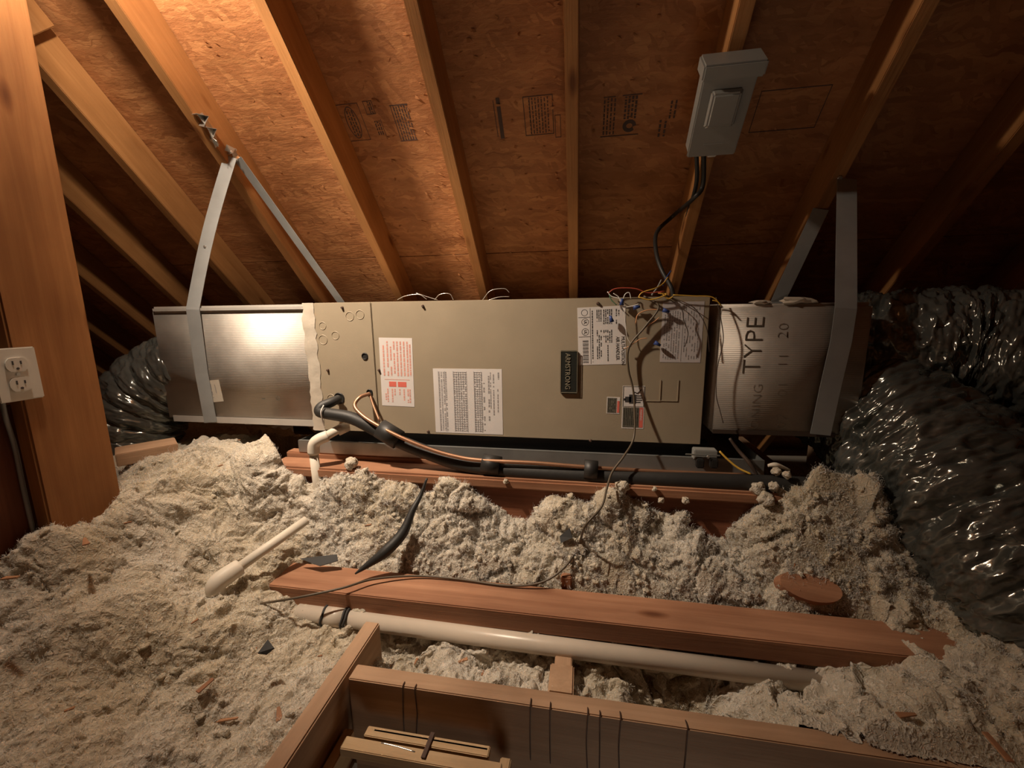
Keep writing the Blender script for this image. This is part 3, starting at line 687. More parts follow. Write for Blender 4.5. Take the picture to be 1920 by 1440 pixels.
# folded spare strap nailed higher on the same rafter
fp = on(386, 240, 'X', -1.178)
fs = empty('strap_offcut', fp, 'crumpled bright strap end nailed to the rafter above the left hanger', 'strap')
zz = [fp+AX_S*s_+Vector((.004+.014*(i % 2), 0, 0))+AX_N*nn for i, (s_, nn) in enumerate(((.045, -.012), (.028, .012), (.012, -.016), (-.006, .010), (-.028, -.012), (-.042, -.016)))]
ribbon('folded_strap', zz, [Vector((.9, -.5, -.2))]*6, .034, .0015, 'bracket', fs)
ribbon('folded_strap', [fp+AX_S*.04+Vector((.012, 0, 0))+AX_N*.0, fp+AX_S*.0+Vector((.020, 0, 0))-AX_N*.006, fp-AX_S*.05+Vector((.008, 0, 0))-AX_N*.012], [Vector((.1, -.5, -.5))]*3, .026, .0015, 'bracket', fs)
cyl('nail', fp+Vector((-.006, 0, .01)), fp+Vector((.014, -.002, .012)), .003, 'bracket', fs, 8)
# right hanger
hr = Vector((.733, 1.432, 1.375))
hs2 = empty('hanger_strap', hr, 'dim grey hanger strap from a rafter around the right duct', 'strap')
a_, b2 = on(1588, 335, 'Y', 1.43), on(1586, 578, 'Y', 1.192)
pf = sag(a_, b2, 8)
ribbon('front_strap', pf+[on(1577, 640, 'Y', 1.196), on(1556, 730, 'Y', 1.196), on(1538, 815, 'Y', 1.196)], [X_]*12, .050, .0015, 'strap', hs2)
pr_ = sag(slope(.728, s_of(hr)-.10, -.002), on(1458, 566, 'Y', 1.61), 8)
ribbon('rear_strap', pr_+[pr_[-1]+Vector((0, 0, -.3))], [Vector((1, 0, -.3))]*10, .045, .0015, 'strap', hs2)
cyl('nail', slope(.733, s_of(hr), .004), slope(.733, s_of(hr), -.008), .006, 'bracket', hs2, 8)

# ================================================================== SWITCH BOX ON THE RAFTER
bc = (on_roof(1375, 115, -.05)+on_roof(1338, 297, -.05))/2
sL = (on_roof(1375, 115, -.07)-on_roof(1338, 297, -.07)).length; sx = .340
sw = empty('disconnect_switch', slope(sx, s_of(bc, -.05), 0), 'grey metal disconnect switch box fixed to a rafter, cable below', 'switch box')
cs_ = (s_of(on_roof(1375, 115, -.07), -.07)+s_of(on_roof(1338, 297, -.07), -.07))/2
W_, H_, D_ = .118, sL-.012, .055
block('box', slope(sx, cs_, -D_/2-.001), AX_X, AX_S, AX_X.cross(AX_S), (W_, H_, D_), 'switch', sw, .004)
cov = block('cover', slope(sx, cs_, -D_-.004), AX_X, AX_S, AX_X.cross(AX_S), (W_+.006, H_+.006, .008), 'switch', sw, .003)
block('hood', slope(sx+.002, cs_+H_/2-.012, -D_/2-.012), AX_X, AX_S, AX_X.cross(AX_S), (W_+.022, .034, D_+.022), 'switch', sw, .004)
bm = bmesh.new(); g = bmesh.ops.create_cube(bm, size=1.)['verts']
for v in g:
    k = 1.0 if v.co.z < 0 else .80
    v.co = Vector((v.co.x*W_*.66*k, v.co.y*H_*.43*k, v.co.z*.014))
bmesh.ops.bevel(bm, geom=bm.edges[:], offset=.004, segments=2, affect='EDGES')
link('raised_panel', mesh_bm(bm), 'switch', cov, frame(slope(sx, cs_+.010, -D_-.0145), AX_X, AX_S, AX_X.cross(AX_S)))
bm = bmesh.new(); box_bm(bm, (0, 0, 0), (.05, .003, .002))
link('embossed_line', mesh_bm(bm), 'switch', cov, frame(slope(sx, cs_-H_*.36, -D_-.0085), AX_X, AX_S, AX_X.cross(AX_S)))
block('hasp', slope(sx+.005, cs_-H_/2-.004, -D_), AX_X, AX_S, AX_X.cross(AX_S), (.024, .010, .006), 'bracket', sw, .002)

# cables
pb = slope(sx-.02, cs_-H_/2, -.02)
whip = tube('power_cable', [pb+AX_S*.03, on_roof(1318, 345, -.012), on_roof(1300, 372, -.03), dp(1262, 405, 1.46), dp(1232, 435, 1.42), dp(1230, 470, 1.36), dp(1240, 505, 1.32), dp(1258, 538, 1.30), dp(1262, 562, 1.29), Vector((.225, 1.225, 1.035))], .0068, 'black', None, 10, 8)
tag(whip, 'thick dark cable curving from the switch box to the air handler', 'cable')
c2 = tube('feed_cable', [pb+AX_S*.03+Vector((-.02, 0, 0)), on_roof(1306, 340, -.01), on_roof(1290, 400, .02), on_roof(1278, 450, .05), on_roof(1262, 500, .07)], .006, 'black', None, 8, 6)
tag(c2, 'dark cable running down behind the rafter below the switch box', 'cable')

# loose control wires: thin insulated wires above and in front of the cabinet
hub = Vector((.205, 1.215, 1.045))
wires = empty('control_wiring', hub, 'tangle of thin coloured control wires at the top right of the cabinet', 'wiring')
YF = 1.185
def W(px, py, y=YF): return on(px, py, 'Y', y)
def wr_(P, m, r=.0016, name='wire'): return tube(name, P, r, m, wires, 6, 6)
wr_([W(1140, 550), W(1155, 541), W(1190, 541), W(1215, 549), W(1245, 546), hub], 'wire_r')
wr_([W(1197, 557), W(1205, 548), W(1230, 540), W(1243, 532, 1.22), W(1252, 520, 1.24)], 'wire_y')
wr_([W(1197, 557), W(1220, 562), W(1250, 552), hub], 'wire_y', .0019)
wr_([W(1240, 548), W(1252, 560), W(1262, 556)], 'wire_y', .0019)
wr_([W(1262, 553), W(1300, 555), W(1335, 557), W(1353, 574)], 'wire_y', .0016)
wr_([W(1336, 563), W(1346, 566), W(1352, 573)], 'wire_y', .0016)
wr_([W(1139, 547), W(1147, 556), W(1163, 561), W(1168, 575), W(1185, 574), W(1198, 570)], 'wire_w')
wr_([W(1150, 550), W(1160, 557), W(1165, 568), W(1172, 552), W(1180, 549), W(1183, 560)], 'wire_w', .0013)
wr_([W(1143, 553), W(1146, 562), W(1156, 572)], 'wire_g')
wr_([W(1170, 578), W(1173, 610), W(1176, 632), W(1184, 648), W(1176, 651), W(1170, 652)], 'wire_w', .0011)
wr_([W(1192, 606), W(1196, 590), W(1212, 582), W(1235, 580)], 'wire_o', .0017)
wr_([W(1204, 620), W(1215, 610), W(1228, 602), W(1236, 595)], 'wire_o', .0015)
wr_([W(1170, 654), W(1185, 646), W(1200, 636), W(1213, 634)], 'wire_o', .0013)
wr_([W(1243, 535, 1.22), W(1250, 520, 1.25), W(1258, 508, 1.27)], 'wire_b', .002)
wr_([W(1222, 553, 1.22), W(1232, 540, 1.24), W(1240, 525, 1.27)], 'strap', .0022)
wr_([hub, W(1275, 575), W(1282, 600), W(1290, 625), W(1284, 650)], 'wire_k', .0012)
wr_([hub, W(1290, 570), W(1312, 590), W(1326, 620, 1.19), W(1330, 660, 1.19)], 'wire_k', .0012)
wr_([Vector((.348, 1.19, 1.03)), W(1352, 600), W(1356, 640), W(1345, 690), W(1343, 740), W(1350, 770), W(1356, 793)], 'wire_k', .0013)
for px, py, a in ((1194, 576, .2), (1146, 598, 1.9), (1249, 583, -.3), (1233, 645, -.5), (1166, 566, 1.5)):
    c = W(px, py); d_ = Vector((math.cos(a), 0, math.sin(a)*1.)) * .009
    cyl('wire_nut', c-d_, c+d_, .0062, 'wire_b', wires, 10, .0035)
# long thin cable that hangs down and runs along the beam
lc = tube('thermostat_cable', [Vector((.165, 1.205, 1.037)), W(1235, 575), W(1210, 612), W(1180, 650), W(1178, 690), W(1187, 730), W(1190, 775, 1.17), W(1188, 822, 1.14), W(1170, 855, 1.1), W(1148, 885, 1.07), on(1138, 915, 'Y', 1.03), on(1128, 950, 'Y', .985), on(1098, 985, 'Y', .955),
     on(1085, 1020, 'Z', .40), on(1060, 1062, 'Z', .36), on(1015, 1092, 'Z', .325), on(950, 1098, 'Z', .312), on(860, 1086, 'Z', .313), on(780, 1080, 'Z', .315), on(700, 1086, 'Z', .322), on(640, 1103, 'Z', .325), on(560, 1120, 'Z', .318), on(500, 1130, 'Z', .300), on(462, 1137, 'Z', .285)], .0029, 'cable', None, 8, 8)
tag(lc, 'thin brown cable hanging in front of the cabinet and trailing over the beam', 'cable')
# a few bright filaments over the top edge of the cabinet
for i, Pp in enumerate(([(745, 562), (760, 555), (785, 552), (800, 561)], [(780, 549), (800, 556), (820, 562)], [(815, 562), (825, 552), (843, 551), (850, 562)], [(905, 562), (920, 545), (945, 541), (955, 548)], [(915, 563), (935, 557), (955, 556)])):
    o = tube('filament', [W(px, py, 1.23) for px, py in Pp], .0009, 'silver', None, 5, 6)
    tag(o, ['leftmost long silvery filament loop on the cabinet top', 'short silvery filament crossing the left loop', 'third silvery filament loop from the left', 'tall silvery filament arch, right of the others', 'low silvery filament under the tall arch'][i], 'filament', 'filaments on the cabinet top')

# ================================================================== REFRIGERANT LINES
rl = empty('refrigerant_lines', U(640, 750), 'black insulated refrigerant line and thin copper tube along the support beam', 'pipe')
Yp = 1.14
SLP = [U(636, 747, 1.19), W(622, 754, 1.165), W(604, 762, 1.145), W(600, 772, 1.135), W(618, 776, 1.13), W(660, 784, 1.13), W(705, 806, 1.13), W(745, 826, 1.13), W(800, 848, 1.13), W(860, 868, 1.125), W(930, 880, 1.12), W(1050, 889, 1.12), W(1200, 897, 1.12), W(1350, 904, 1.12), W(1520, 912, 1.12), W(1600, 918, 1.12)]
tube('suction_line', SLP, [.013, .015, .016, .017, .018, .019, .020, .0205, .021, .022, .023, .024, .024, .024, .024, .024], 'rubber', rl, 16, 8)['label'] = 'thick black foam-covered line'
LLP = [U(693, 738, 1.19), W(675, 745, 1.16), W(665, 760, 1.14), W(676, 776, 1.125), W(700, 793, 1.11), W(745, 817, 1.10), W(800, 840, 1.10), W(850, 855, 1.10), W(900, 863, 1.10), W(1000, 868, 1.105), W(1100, 876, 1.11), W(1230, 884, 1.12), W(1400, 891, 1.13)]
tube('liquid_line', LLP, .0058, 'copper', rl, 10, 8)['label'] = 'thin copper tube'
tube('sensor_line', [U(693, 738, 1.192), W(700, 760, 1.175), W(712, 790, 1.15)], .004, 'copper', rl, 8, 6)
def wrapo(px0, py0, px1, py1, r, y):
    a, b_ = W(px0, py0, y), W(px1, py1, y); return cyl('tape_wrap', a, b_, r, 'black', rl, 18)
wrapo(712, 803, 748, 825, .030, 1.122); wrapo(905, 868, 938, 874, .028, 1.117); wrapo(1095, 879, 1120, 882, .027, 1.115)
# cable tie by the bend
tube('cable_tie', [W(607, 760, 1.12), W(602, 772, 1.108), W(604, 785, 1.11), W(608, 800, 1.12)], .0022, 'label', rl, 6, 6)['label'] = 'white cable tie'

# white condensate pipe stub with elbow, dropping into the fill
el = empty('drain_elbow', W(595, 890, 1.09), 'white plastic drain pipe with an elbow going down into the fill', 'pipe')
tube('pipe', [W(655, 800, 1.165), W(640, 802, 1.15), W(602, 823, 1.10)], .0135, 'cpvc', el, 16, 0)
cyl('coupling', W(650, 800, 1.16), W(633, 808, 1.14), .0165, 'cpvc', el, 18)
tube('elbow', [W(615, 817, 1.115), W(598, 824, 1.10), W(589, 833, 1.095), W(588, 850, 1.095)], .0175, 'cpvc', el, 18, 5)
tube('pipe', [W(588, 848, 1.095), W(595, 905, 1.09), W(598, 960, 1.085)], .0135, 'cpvc', el, 16, 0)
# second pipe lying in the fill with a cap at its lower end
lp = empty('capped_pipe', on(395, 1105, 'Z', .33), 'cream plastic pipe with a rounded cap lying in the fill at left', 'pipe')
pa, pb2 = on(575, 975, 'Z', .425), on(425, 1080, 'Z', .365)
cyl('pipe', pa, pb2, .0125, 'cpvc', lp, 18)
tube('cap', [on(449, 1063, 'Z', .372), on(424, 1080, 'Z', .366), on(408, 1093, 'Z', .358), on(405, 1106, 'Z', .342), on(414, 1122, 'Z', .318)], [.0205, .0225, .0225, .0215, .013], 'cpvc', lp, 20, 6)
# long white drain pipe in front of the beam
dpz = .245
dpipe = empty('drain_pipe', on(600, 1160, 'Z', dpz), 'long white drain pipe running in front of the near beam', 'pipe')
A_, B_ = on(560, 1148, 'Z', dpz), on(1700, 1300, 'Z', dpz-.01)
def along(t): return A_.lerp(B_, t)
cyl('pipe', A_, B_, .0205, 'pvc', dpipe, 28)
cyl('coupling', along(.055), along(.098), .0235, 'pvc', dpipe, 28)
for t in (.058, .098, .104):
    tube('fuzz_band', [along(t)+Vector((.002*math.sin(i*2.1), .0245*math.cos(i*math.pi/5), .0245*math.sin(i*math.pi/5))) for i in range(11)], .0028, 'shingle', dpipe, 6, 3)['label'] = 'dark fuzzy dirt band around the pipe'

# ================================================================== HATCH FRAME AND LADDER
hf = empty('attic_hatch', (0, .65, .28), 'pale wooden box frame of the attic hatch at the bottom of the photo', 'attic hatch')
zt = .28
o = abox('front_board', (-.452, .641, .03), (HX1+.02, .677, zt), 'frame', hf, .002)
o = plank('left_board', (-.507, .79, .165), (-.507, -.55, .165), Z_, .235, .036, 'frame', hf, .003)
o.location.x = -.478
abox('right_board', (HX1, -.55, .03), (HX1+.036, .64, zt), 'frame', hf, .003, 'y')
abox('rear_board', (-.46, -.59, .03), (HX1, -.553, zt), 'frame', hf, .003)
for px, py in ((755, 1287), (778, 1290), (995, 1317), (1030, 1343), (1102, 1342), (1125, 1344), (1163, 1342), (1292, 1378)):
    p_ = on(px, py, 'Z', zt+.001); x = p_.x
    o = tube('bent_wire', [Vector((x, .652+random.uniform(-.004, .004), zt+.0015)), Vector((x, .642, zt+.002)), Vector((x, .6395, zt-.01)), Vector((x+random.uniform(-.003, .003), .6395, zt-.06)), Vector((x+random.uniform(-.004, .004), .6395, zt-.12))], .0011, 'rust', hf, 5, 5)
    o['label'] = 'thin dark wire hooked over the board edge'
# short wooden block between frame and pipe
wb = abox('joist_block', (-.056, .692, .09), (-.006, .762, .262), 'frame', None, .003, 'z')
tag(wb, 'short wooden block standing between the hatch frame and the white pipe', 'block')
pj = on(1062, 1082, 'Y', .960); wb2 = abox('joist_block', (pj.x-.014, pj.y-.012, .22), (pj.x+.014, pj.y+.02, pj.z+.008), 'beam', None, .003, 'z')
tag(wb2, 'orange wooden block end in the fill just behind the near beam', 'block')
# oval end of a log-like offcut in the fill, right
c = on(1515, 1102, 'Y', .975)
bm = bmesh.new(); r_ = bmesh.ops.create_cone(bm, cap_ends=True, segments=28, radius1=1, radius2=.94, depth=1.)['verts']
for v in bm.verts: v.co = Vector((v.co.x*.068, v.co.y*.034, v.co.z*.03))
ofc = link('wood_offcut', mesh_bm(bm), 'beam', None, Matrix.Translation(c) @ Matrix.Rotation(.75, 4, 'X') @ Matrix.Rotation(-.12, 4, 'Z'))
tag(ofc, 'rounded orange-brown wood offcut half buried in the fill at right', 'offcut')
# folding ladder inside the hatch
ldz = .20
def lz(px, py): return on(px, py, 'Z', ldz)
lad = empty('attic_ladder', (-.3, .60, ldz), 'folded pale wooden attic ladder inside the hatch', 'ladder')
def slat(x0, x1, yc, wd, th):
    bm_ = plank('tread', (x0, yc, ldz-th/2), (x1, yc, ldz-th/2), Y_, wd, th, 'ladder', lad, .0015); return bm_
y1_ = .612; a = lz(690, 1362); b_ = lz(920, 1396)
slat(a.x, b_.x, y1_, .020, .016)
y2_ = lz(790, 1412).y; slat(lz(640, 1395).x, lz(940, 1440).x, y2_-.004, .024, .020)
slat(-.40, -.14, y2_-.07, .022, .018)
slat(lz(690, 1390).x, -.16, y2_+.026, .006, .006)
plank('side_rail', (lz(628, 1400).x, y1_+.01, ldz-.040), (lz(628, 1400).x, .05, ldz-.040), Z_, .050, .020, 'ladder', lad)
plank('side_rail', (-.128, y1_+.01, ldz-.045), (-.128, .05, ldz-.045), Z_, .050, .020, 'ladder', lad)
plank('hinge_strap', lz(812, 1376)+Vector((0, 0, .003)), lz(793, 1424)+Vector((0, 0, .003)), X_, .008, .003, 'rust', lad, .0005)
tube('spring_wire', [lz(715, 1393), lz(745, 1400), lz(778, 1410)], .0014, 'silver', lad, 6, 5)

# ================================================================== SMALL ITEMS
# dark flap of split pipe insulation lying over the fill
Pd = [on(802, 903, 'Y', 1.05), on(790, 935, 'Y', 1.03), on(775, 972, 'Y', 1.0)+Vector((0, 0, .012)), on(757, 1005, 'Z', .40), on(725, 1040, 'Z', .365), on(690, 1066, 'Z', .335), on(668, 1082, 'Z', .32)]
o = tube('foam_sliver', [p_+Vector((0, -.004, .012)) for p_ in Pd], [.003, .006, .009, .014, .015, .008, .002], 'rubber', None, 8, 6)
tag(o, 'curved dark sliver of foam lying from the beam edge to the near beam', 'foam strip')
for nm, P4, th, lab in (('felt_scrap', [on(563, 1048, 'Z', .335), on(632, 1040, 'Z', .345), on(634, 1052, 'Z', .335), on(600, 1062, 'Z', .325)], .003, 'flat dark grey scrap behind the left end of the near beam'),
                    ('felt_scrap', [on(484, 1226, 'Z', .30), on(503, 1200, 'Z', .31), on(515, 1216, 'Z', .305), on(500, 1228, 'Z', .295)], .003, 'small dark triangular scrap in the fill left of the hatch frame'),
                    ('felt_scrap', [on(1050, 1005, 'Y', 1.0), on(1068, 990, 'Y', 1.0), on(1074, 1008, 'Y', .99), on(1052, 1018, 'Y', .99)], .003, 'small dark scrap beside the hanging cable')):
    me = bpy.data.meshes.new(nm); c = sum(P4, Vector())/4; Q = [p_-c for p_ in P4]; n_ = (Q[1]-Q[0]).cross(Q[2]-Q[0]).normalized()*th
    me.from_pydata(Q+[q-n_ for q in Q], [], [(3, 2, 1, 0), (4, 5, 6, 7), (0, 1, 5, 4), (1, 2, 6, 5), (2, 3, 7, 6), (3, 0, 4, 7)])
    tag(link(nm, me, 'shingle', None, Matrix.Translation(c)), lab, 'scrap')
# float switch and loose bits under the right end of the unit
fs = empty('float_switch', on(1322, 875, 'Y', 1.16), 'grey float switch bracket clipped under the right end of the cabinet', 'switch')
a, b_ = on(1300, 868, 'Y', 1.165), on(1345, 846, 'Y', 1.165)
block('bracket', ((a.x+b_.x)/2, 1.175, (a.z+b_.z)/2+.006), X_, Y_, Z_, (b_.x-a.x, .03, .030), 'switch', fs, .002)
block('bracket_lip', ((a.x+b_.x)/2-.01, 1.155, a.z+.028), X_, Y_, Z_, (b_.x-a.x+.03, .004, .004), 'galv', fs, .001)
for px in (1312, 1338):
    p_ = on(px, 868, 'Y', 1.155); block('float', p_, X_, Y_, Z_, (.020, .02, .026), 'black', fs, .003)
p_ = on(1327, 856, 'Y', 1.15); cyl('screw', p_, p_+Vector((0, -.005, 0)), .004, 'bracket', fs, 8)
def thing(o, l, c_): return tag(o, l, c_)
thing(tube('yellow_wire', [on(1349, 846, 'Y', 1.15), on(1365, 862, 'Y', 1.14), on(1385, 878, 'Y', 1.13), on(1408, 889, 'Y', 1.12)], .0028, 'wire_y', None, 7, 6), 'short yellow wire hanging beside the float switch', 'wire')
thing(tube('brown_twig', [on(1368, 822, 'Y', 1.17), on(1385, 845, 'Y', 1.16), on(1405, 868, 'Y', 1.14), on(1420, 892, 'Y', 1.13)], [.004, .005, .006, .004], 'wire_k', None, 7, 6), 'brown twisted wire leaning under the right duct', 'wire')
thing(tube('pale_stick', [on(1440, 873, 'Y', 1.14), on(1455, 872, 'Y', 1.14), on(1480, 881, 'Y', 1.15)], [.004, .007, .003], 'cpvc', None, 7, 6), 'pale splinter lying on the black line at right', 'splinter')

# ---- outlet on the left
ox = -1.136
ol = empty('electrical_outlet', (ox, .645, .88), 'white duplex outlet with its cover plate on the left stud', 'outlet')
abox('box', (ox-.045, .598, .835), (ox-.001, .650, .925), 'switch', ol, .003)
pl_ = abox('cover_plate', (ox, .611, .833), (ox+.005, .6805, .941), 'plate', ol, .002)
for zc in (.867, .907):
    bm = bmesh.new(); bmesh.ops.create_cone(bm, cap_ends=True, segments=28, radius1=.0172, radius2=.0165, depth=.004)
    for v in bm.verts: v.co.x = max(-.014, min(.014, v.co.x))
    rc = link('receptacle', mesh_bm(bm), 'plate', ol, frame(Vector((ox+.0065, .6455, zc)), Y_*-1, Z_, (Y_*-1).cross(Z_)) if False else frame(Vector((ox+.0065, .6455, zc)), Z_, Y_, -X_ if False else Z_.cross(Y_)))
    for dy, hh in ((-.0062, .008), (.0062, .0065)):
        bm = bmesh.new(); box_bm(bm, (0, 0, 0), (.0012, .0022, hh)); link('slot', mesh_bm(bm), 'ink', rc, Matrix.Translation((ox+.0088, .6455+dy, zc+.004)))
    cyl('slot', Vector((ox+.0080, .6455, zc-.008)), Vector((ox+.0092, .6455, zc-.008)), .0025, 'ink', rc, 10)
cyl('screw', Vector((ox+.004, .6455, .887)), Vector((ox+.0066, .6455, .887)), .003, 'bracket', ol, 10)
# grey cable and clamp below the outlet
oc = tube('outlet_cable', [Vector((-1.16, .630, .84)), Vector((-1.165, .632, .80)), Vector((-1.183, .645, .73)), Vector((-1.184, .644, .62)), Vector((-1.184, .644, .45))], .0042, 'strap', None, 8, 6)
tag(oc, 'grey cable dropping from the outlet beside the stud', 'cable')
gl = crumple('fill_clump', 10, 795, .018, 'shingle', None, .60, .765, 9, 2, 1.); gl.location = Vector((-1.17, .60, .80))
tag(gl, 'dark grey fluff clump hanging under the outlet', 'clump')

# ---- lamp that lights the attic (above the frame)
lamp = empty('bulb_lamp', LAMP+Vector((0, 0, .16)), 'bulb in a lampholder under the rafters', 'lamp')
V_, F_, k_, n_ = tube_np([LAMP+Vector((0, 0, z)) for z in (.075, .10, .101, .13)], [.022, .028, .045, .045], 20, False)
link('lampholder', mesh_np(V_, F_), 'plate', lamp)
abox('mounting_block', (-1.183, LAMP.y-.10, LAMP.z+.1315), (-.822, LAMP.y-.02, LAMP.z+.165), 'rafter', lamp, .002)
m, nt, b = mat('bulb_glass'); b.inputs['Emission Color'].default_value = (*LAMP_COL, 1); b.inputs['Emission Strength'].default_value = 30
MT['bulb'] = m
V_, F_, k_, n_ = tube_np([LAMP+Vector((0, 0, z)) for z in (.036, .05, .065, .08)], [.028, .022, .014, .013], 20, False)
link('bulb', mesh_np(V_, F_), 'bulb', lamp)

# ================================================================== LOOSE-FILL INSULATION
CP = [(-1.15, .90, .575), (-1.155, .80, .57), (-1.15, .65, .535), (-1.289, 1.018, .59), (-1.214, 1.134, .595), (-1.0, 1.14, .59), (-.84, 1.12, .475), (-.70, 1.10, .53), (-.975, .872, .42), (-.826, 1.009, .385), (-.88, .93, .36), (-.931, .79, .305), (-.86, .85, .31),
      (-1.022, .699, .40), (-1.05, .58, .42), (-.985, .449, .36), (-.804, .551, .24), (-.613, .547, .215), (-.60, .45, .205), (-.58, .66, .215), (-.60, .76, .20), (-.696, .793, .235), (-.775, .98, .30), (-1.3, .6, .52), (-1.2, .5, .46), (-.907, .395, .30), (-.6, .3, .20), (-1.3, .3, .40), (-1.6, .5, .50), (-1.9, .9, .52), (-1.6, 1.15, .53),
      (-1.9, 1.4, .5), (-1.3, 1.30, .55), (-1.0, 1.45, .36), (-.5, 1.45, .30), (0, 1.45, .30), (.5, 1.5, .26), (1., 1.6, .22), (1.5, 1.4, .3),
      (1.1, .9, .36), (1.2, .5, .33), (.9, .4, .30), (.80, .62, .30), (.75, .1, .28), (1.4, .9, .38), (-.7, 0, .25), (-1.2, -.2, .35),
      (.622, .726, .29), (.60, .79, .285), (.796, .855, .37), (.80, .802, .34), (.751, 1.008, .43), (.83, .83, .34), (.70, .80, .31), (.70, .70, .295), (.46, .66, .288), (.52, .65, .294), (.58, .65, .30), (.66, .64, .305)]
for x in np.arange(-.44, .5, .06):                       # narrow strip between hatch frame and near beam
    z = .20 if x < .12 else (.10 if x < .33 else .225)
    if -.46 < x < -.36: z = .17
    for y in (.695, .74, .79, .83): CP.append((x, y, z-(.03 if y > .78 else 0)+(.02 if y < .7 else 0)))
for x in (.50, .56): CP += [(x, .70, .265), (x, .76, .25), (x, .83, .235)]
for x in np.arange(-.72, .56, .07):                      # foot of the trough behind the near beam
    CP += [(x, .86, .25), (x, .92, .26), (x, .955, .29)]
for x in (.60, .68, .76): CP += [(x, .95, .33), (x, .89, .27)]
for x in np.arange(-.70, -.28, .08): CP += [(x, .99, .315)]
for x in np.arange(-.28, .50, .08): CP += [(x, .985, .318)]
for x in (-.50, -.45, -.40): CP += [(x, .965, .315), (x, 1.0, .335), (x, 1.03, .40)]
CREST = [(-.98, .565), (-.88, .49), (-.80, .475), (-.72, .53), (-.633, .55), (-.56, .500), (-.50, .505), (-.387, .548), (-.326, .483), (-.281, .435), (-.219, .398), (-.143, .402), (-.039, .470), (.019, .452), (.101, .530), (.144, .475), (.174, .428), (.241, .448), (.296, .412), (.352, .357), (.428, .380), (.472, .458), (.518, .50), (.581, .578), (.647, .605), (.715, .53), (.80, .50), (.95, .48)]
for x, z in CREST: CP += [(x, 1.06, z), (x, 1.085, z+.004)]+([(x, 1.022, .318+(z-.318)*.52)] if x > -.62 else [])
for x, z in ((.62, .46), (.70, .45), (.78, .42), (.55, .42), (.48, .37)): CP.append((x, 1.03, z) if x > .6 else (x, 1.025, z))
CP = np.array(CP)
gx = np.linspace(-2.4, 2.0, 221); gy = np.linspace(-.7, 1.9, 131)
GX, GY = np.meshgrid(gx, gy); D2 = (GX[..., None]-CP[:, 0])**2+(GY[..., None]-CP[:, 1])**2
WG = 1/(D2+.0003)**1.7; HB = (WG*CP[:, 2]).sum(-1)/WG.sum(-1)
# light smoothing
for _ in range(2):
    HB[1:-1, 1:-1] = (HB[1:-1, 1:-1]*2+HB[:-2, 1:-1]+HB[2:, 1:-1]+HB[1:-1, :-2]+HB[1:-1, 2:])/6
def hbase(x, y):
    fx = np.clip((x-gx[0])/(gx[1]-gx[0]), 0, len(gx)-1.001); fy = np.clip((y-gy[0])/(gy[1]-gy[0]), 0, len(gy)-1.001)
    i = fx.astype(int); j = fy.astype(int); u = fx-i; v = fy-j
    return (HB[j, i]*(1-u)+HB[j, i+1]*u)*(1-v)+(HB[j+1, i]*(1-u)+HB[j+1, i+1]*u)*v
def rot(x, y, a): return x*math.cos(a)-y*math.sin(a), x*math.sin(a)+y*math.cos(a)
def billow(x, y, f, o, seed, gain=.5):
    t = 0; a = 1.; q = 0
    wx = (fbm(np.stack([x*f*.9, y*f*.9, 0*x+seed], -1), 3, seed+50)-.5); wy = (fbm(np.stack([x*f*.9+31, y*f*.9, 0*x+seed], -1), 3, seed+60)-.5)
    x = x+wx*1.1/f; y = y+wy*1.1/f
    for i in range(o):
        u, v = rot(x, y, .6+i*1.1+seed); n = vnoise(np.stack([u*f, v*f, 0*u+i*7.1], -1), seed+i)
        t = t+a*(np.abs(2*n-1)); q += a; a *= gain; f *= 2.05
    return t/q
def lump(x, y, f, seed):
    wx = x+(fbm(np.stack([x*f*1.5, y*f*1.5, 0*x], -1), 3, seed)-.5)*1.3/f; wy = y+(fbm(np.stack([x*f*1.5+9, y*f*1.5, 0*x], -1), 3, seed+3)-.5)*1.3/f
    d, rid = worley(wx*f, wy*f, seed); return np.clip(1-(d/.9)**2, 0, 1)**.7*(.35+.9*rid)
def disp(x, y):
    P = np.stack([x, y, 0*x], -1)
    rough = .5+1.0*fbm(P*2.2, 2, 77); loose = np.clip((x+.85)/.4, .30, 1)
    d = (fbm(P*6, 3, 5)-.5)*.055*rough+(1-loose)*(np.clip(fbm(P*4.2, 2, 91), .25, .62)-.5)*.16
    d += (lump(x, y, 13, 1)*.042-.016)*loose + (lump(x, y, 29, 2)*.012-.004)*(.3+.7*loose)
    d += (billow(x, y, 15, 5, 8, .52)-.35)*.040*rough + (billow(x, y, 70, 3, 12, .6)-.35)*.007
    return d
def fill_h(x, y):
    return hbase(x, y)+disp(x, y)
cx = np.concatenate([np.arange(-2.4, -1.5, .009), np.arange(-1.5, .95, .0026), np.arange(.95, 2.0, .009)])
# rows at equal surface length within the seen band
yy = np.linspace(.28, 1.16, 900); HH = hbase(*np.meshgrid(cx, yy)); ds = np.sqrt(np.diff(yy)[:, None]**2+(np.diff(HH, axis=0))**2)
S = np.vstack([np.zeros(len(cx)), np.cumsum(ds, 0)]); NR = 370
Yb = np.stack([np.interp(np.linspace(0, S[-1, i], NR), S[:, i], yy) for i in range(len(cx))], 1)
Sb = np.stack([np.linspace(0, S[-1, i], NR) for i in range(len(cx))], 1)+.28
Sb = .28+(Sb-.28)*1.0
Y = np.vstack([np.repeat(np.arange(-.7, .275, .012)[:, None], len(cx), 1), Yb, np.repeat(np.arange(1.17, 1.9, .010)[:, None], len(cx), 1)])
SS = np.vstack([np.repeat(np.arange(-.7, .275, .012)[:, None], len(cx), 1), Sb, Sb[-1:]+np.arange(1.17, 1.9, .010)[:, None]-1.16])
X = np.repeat(cx[None], len(Y), 0)
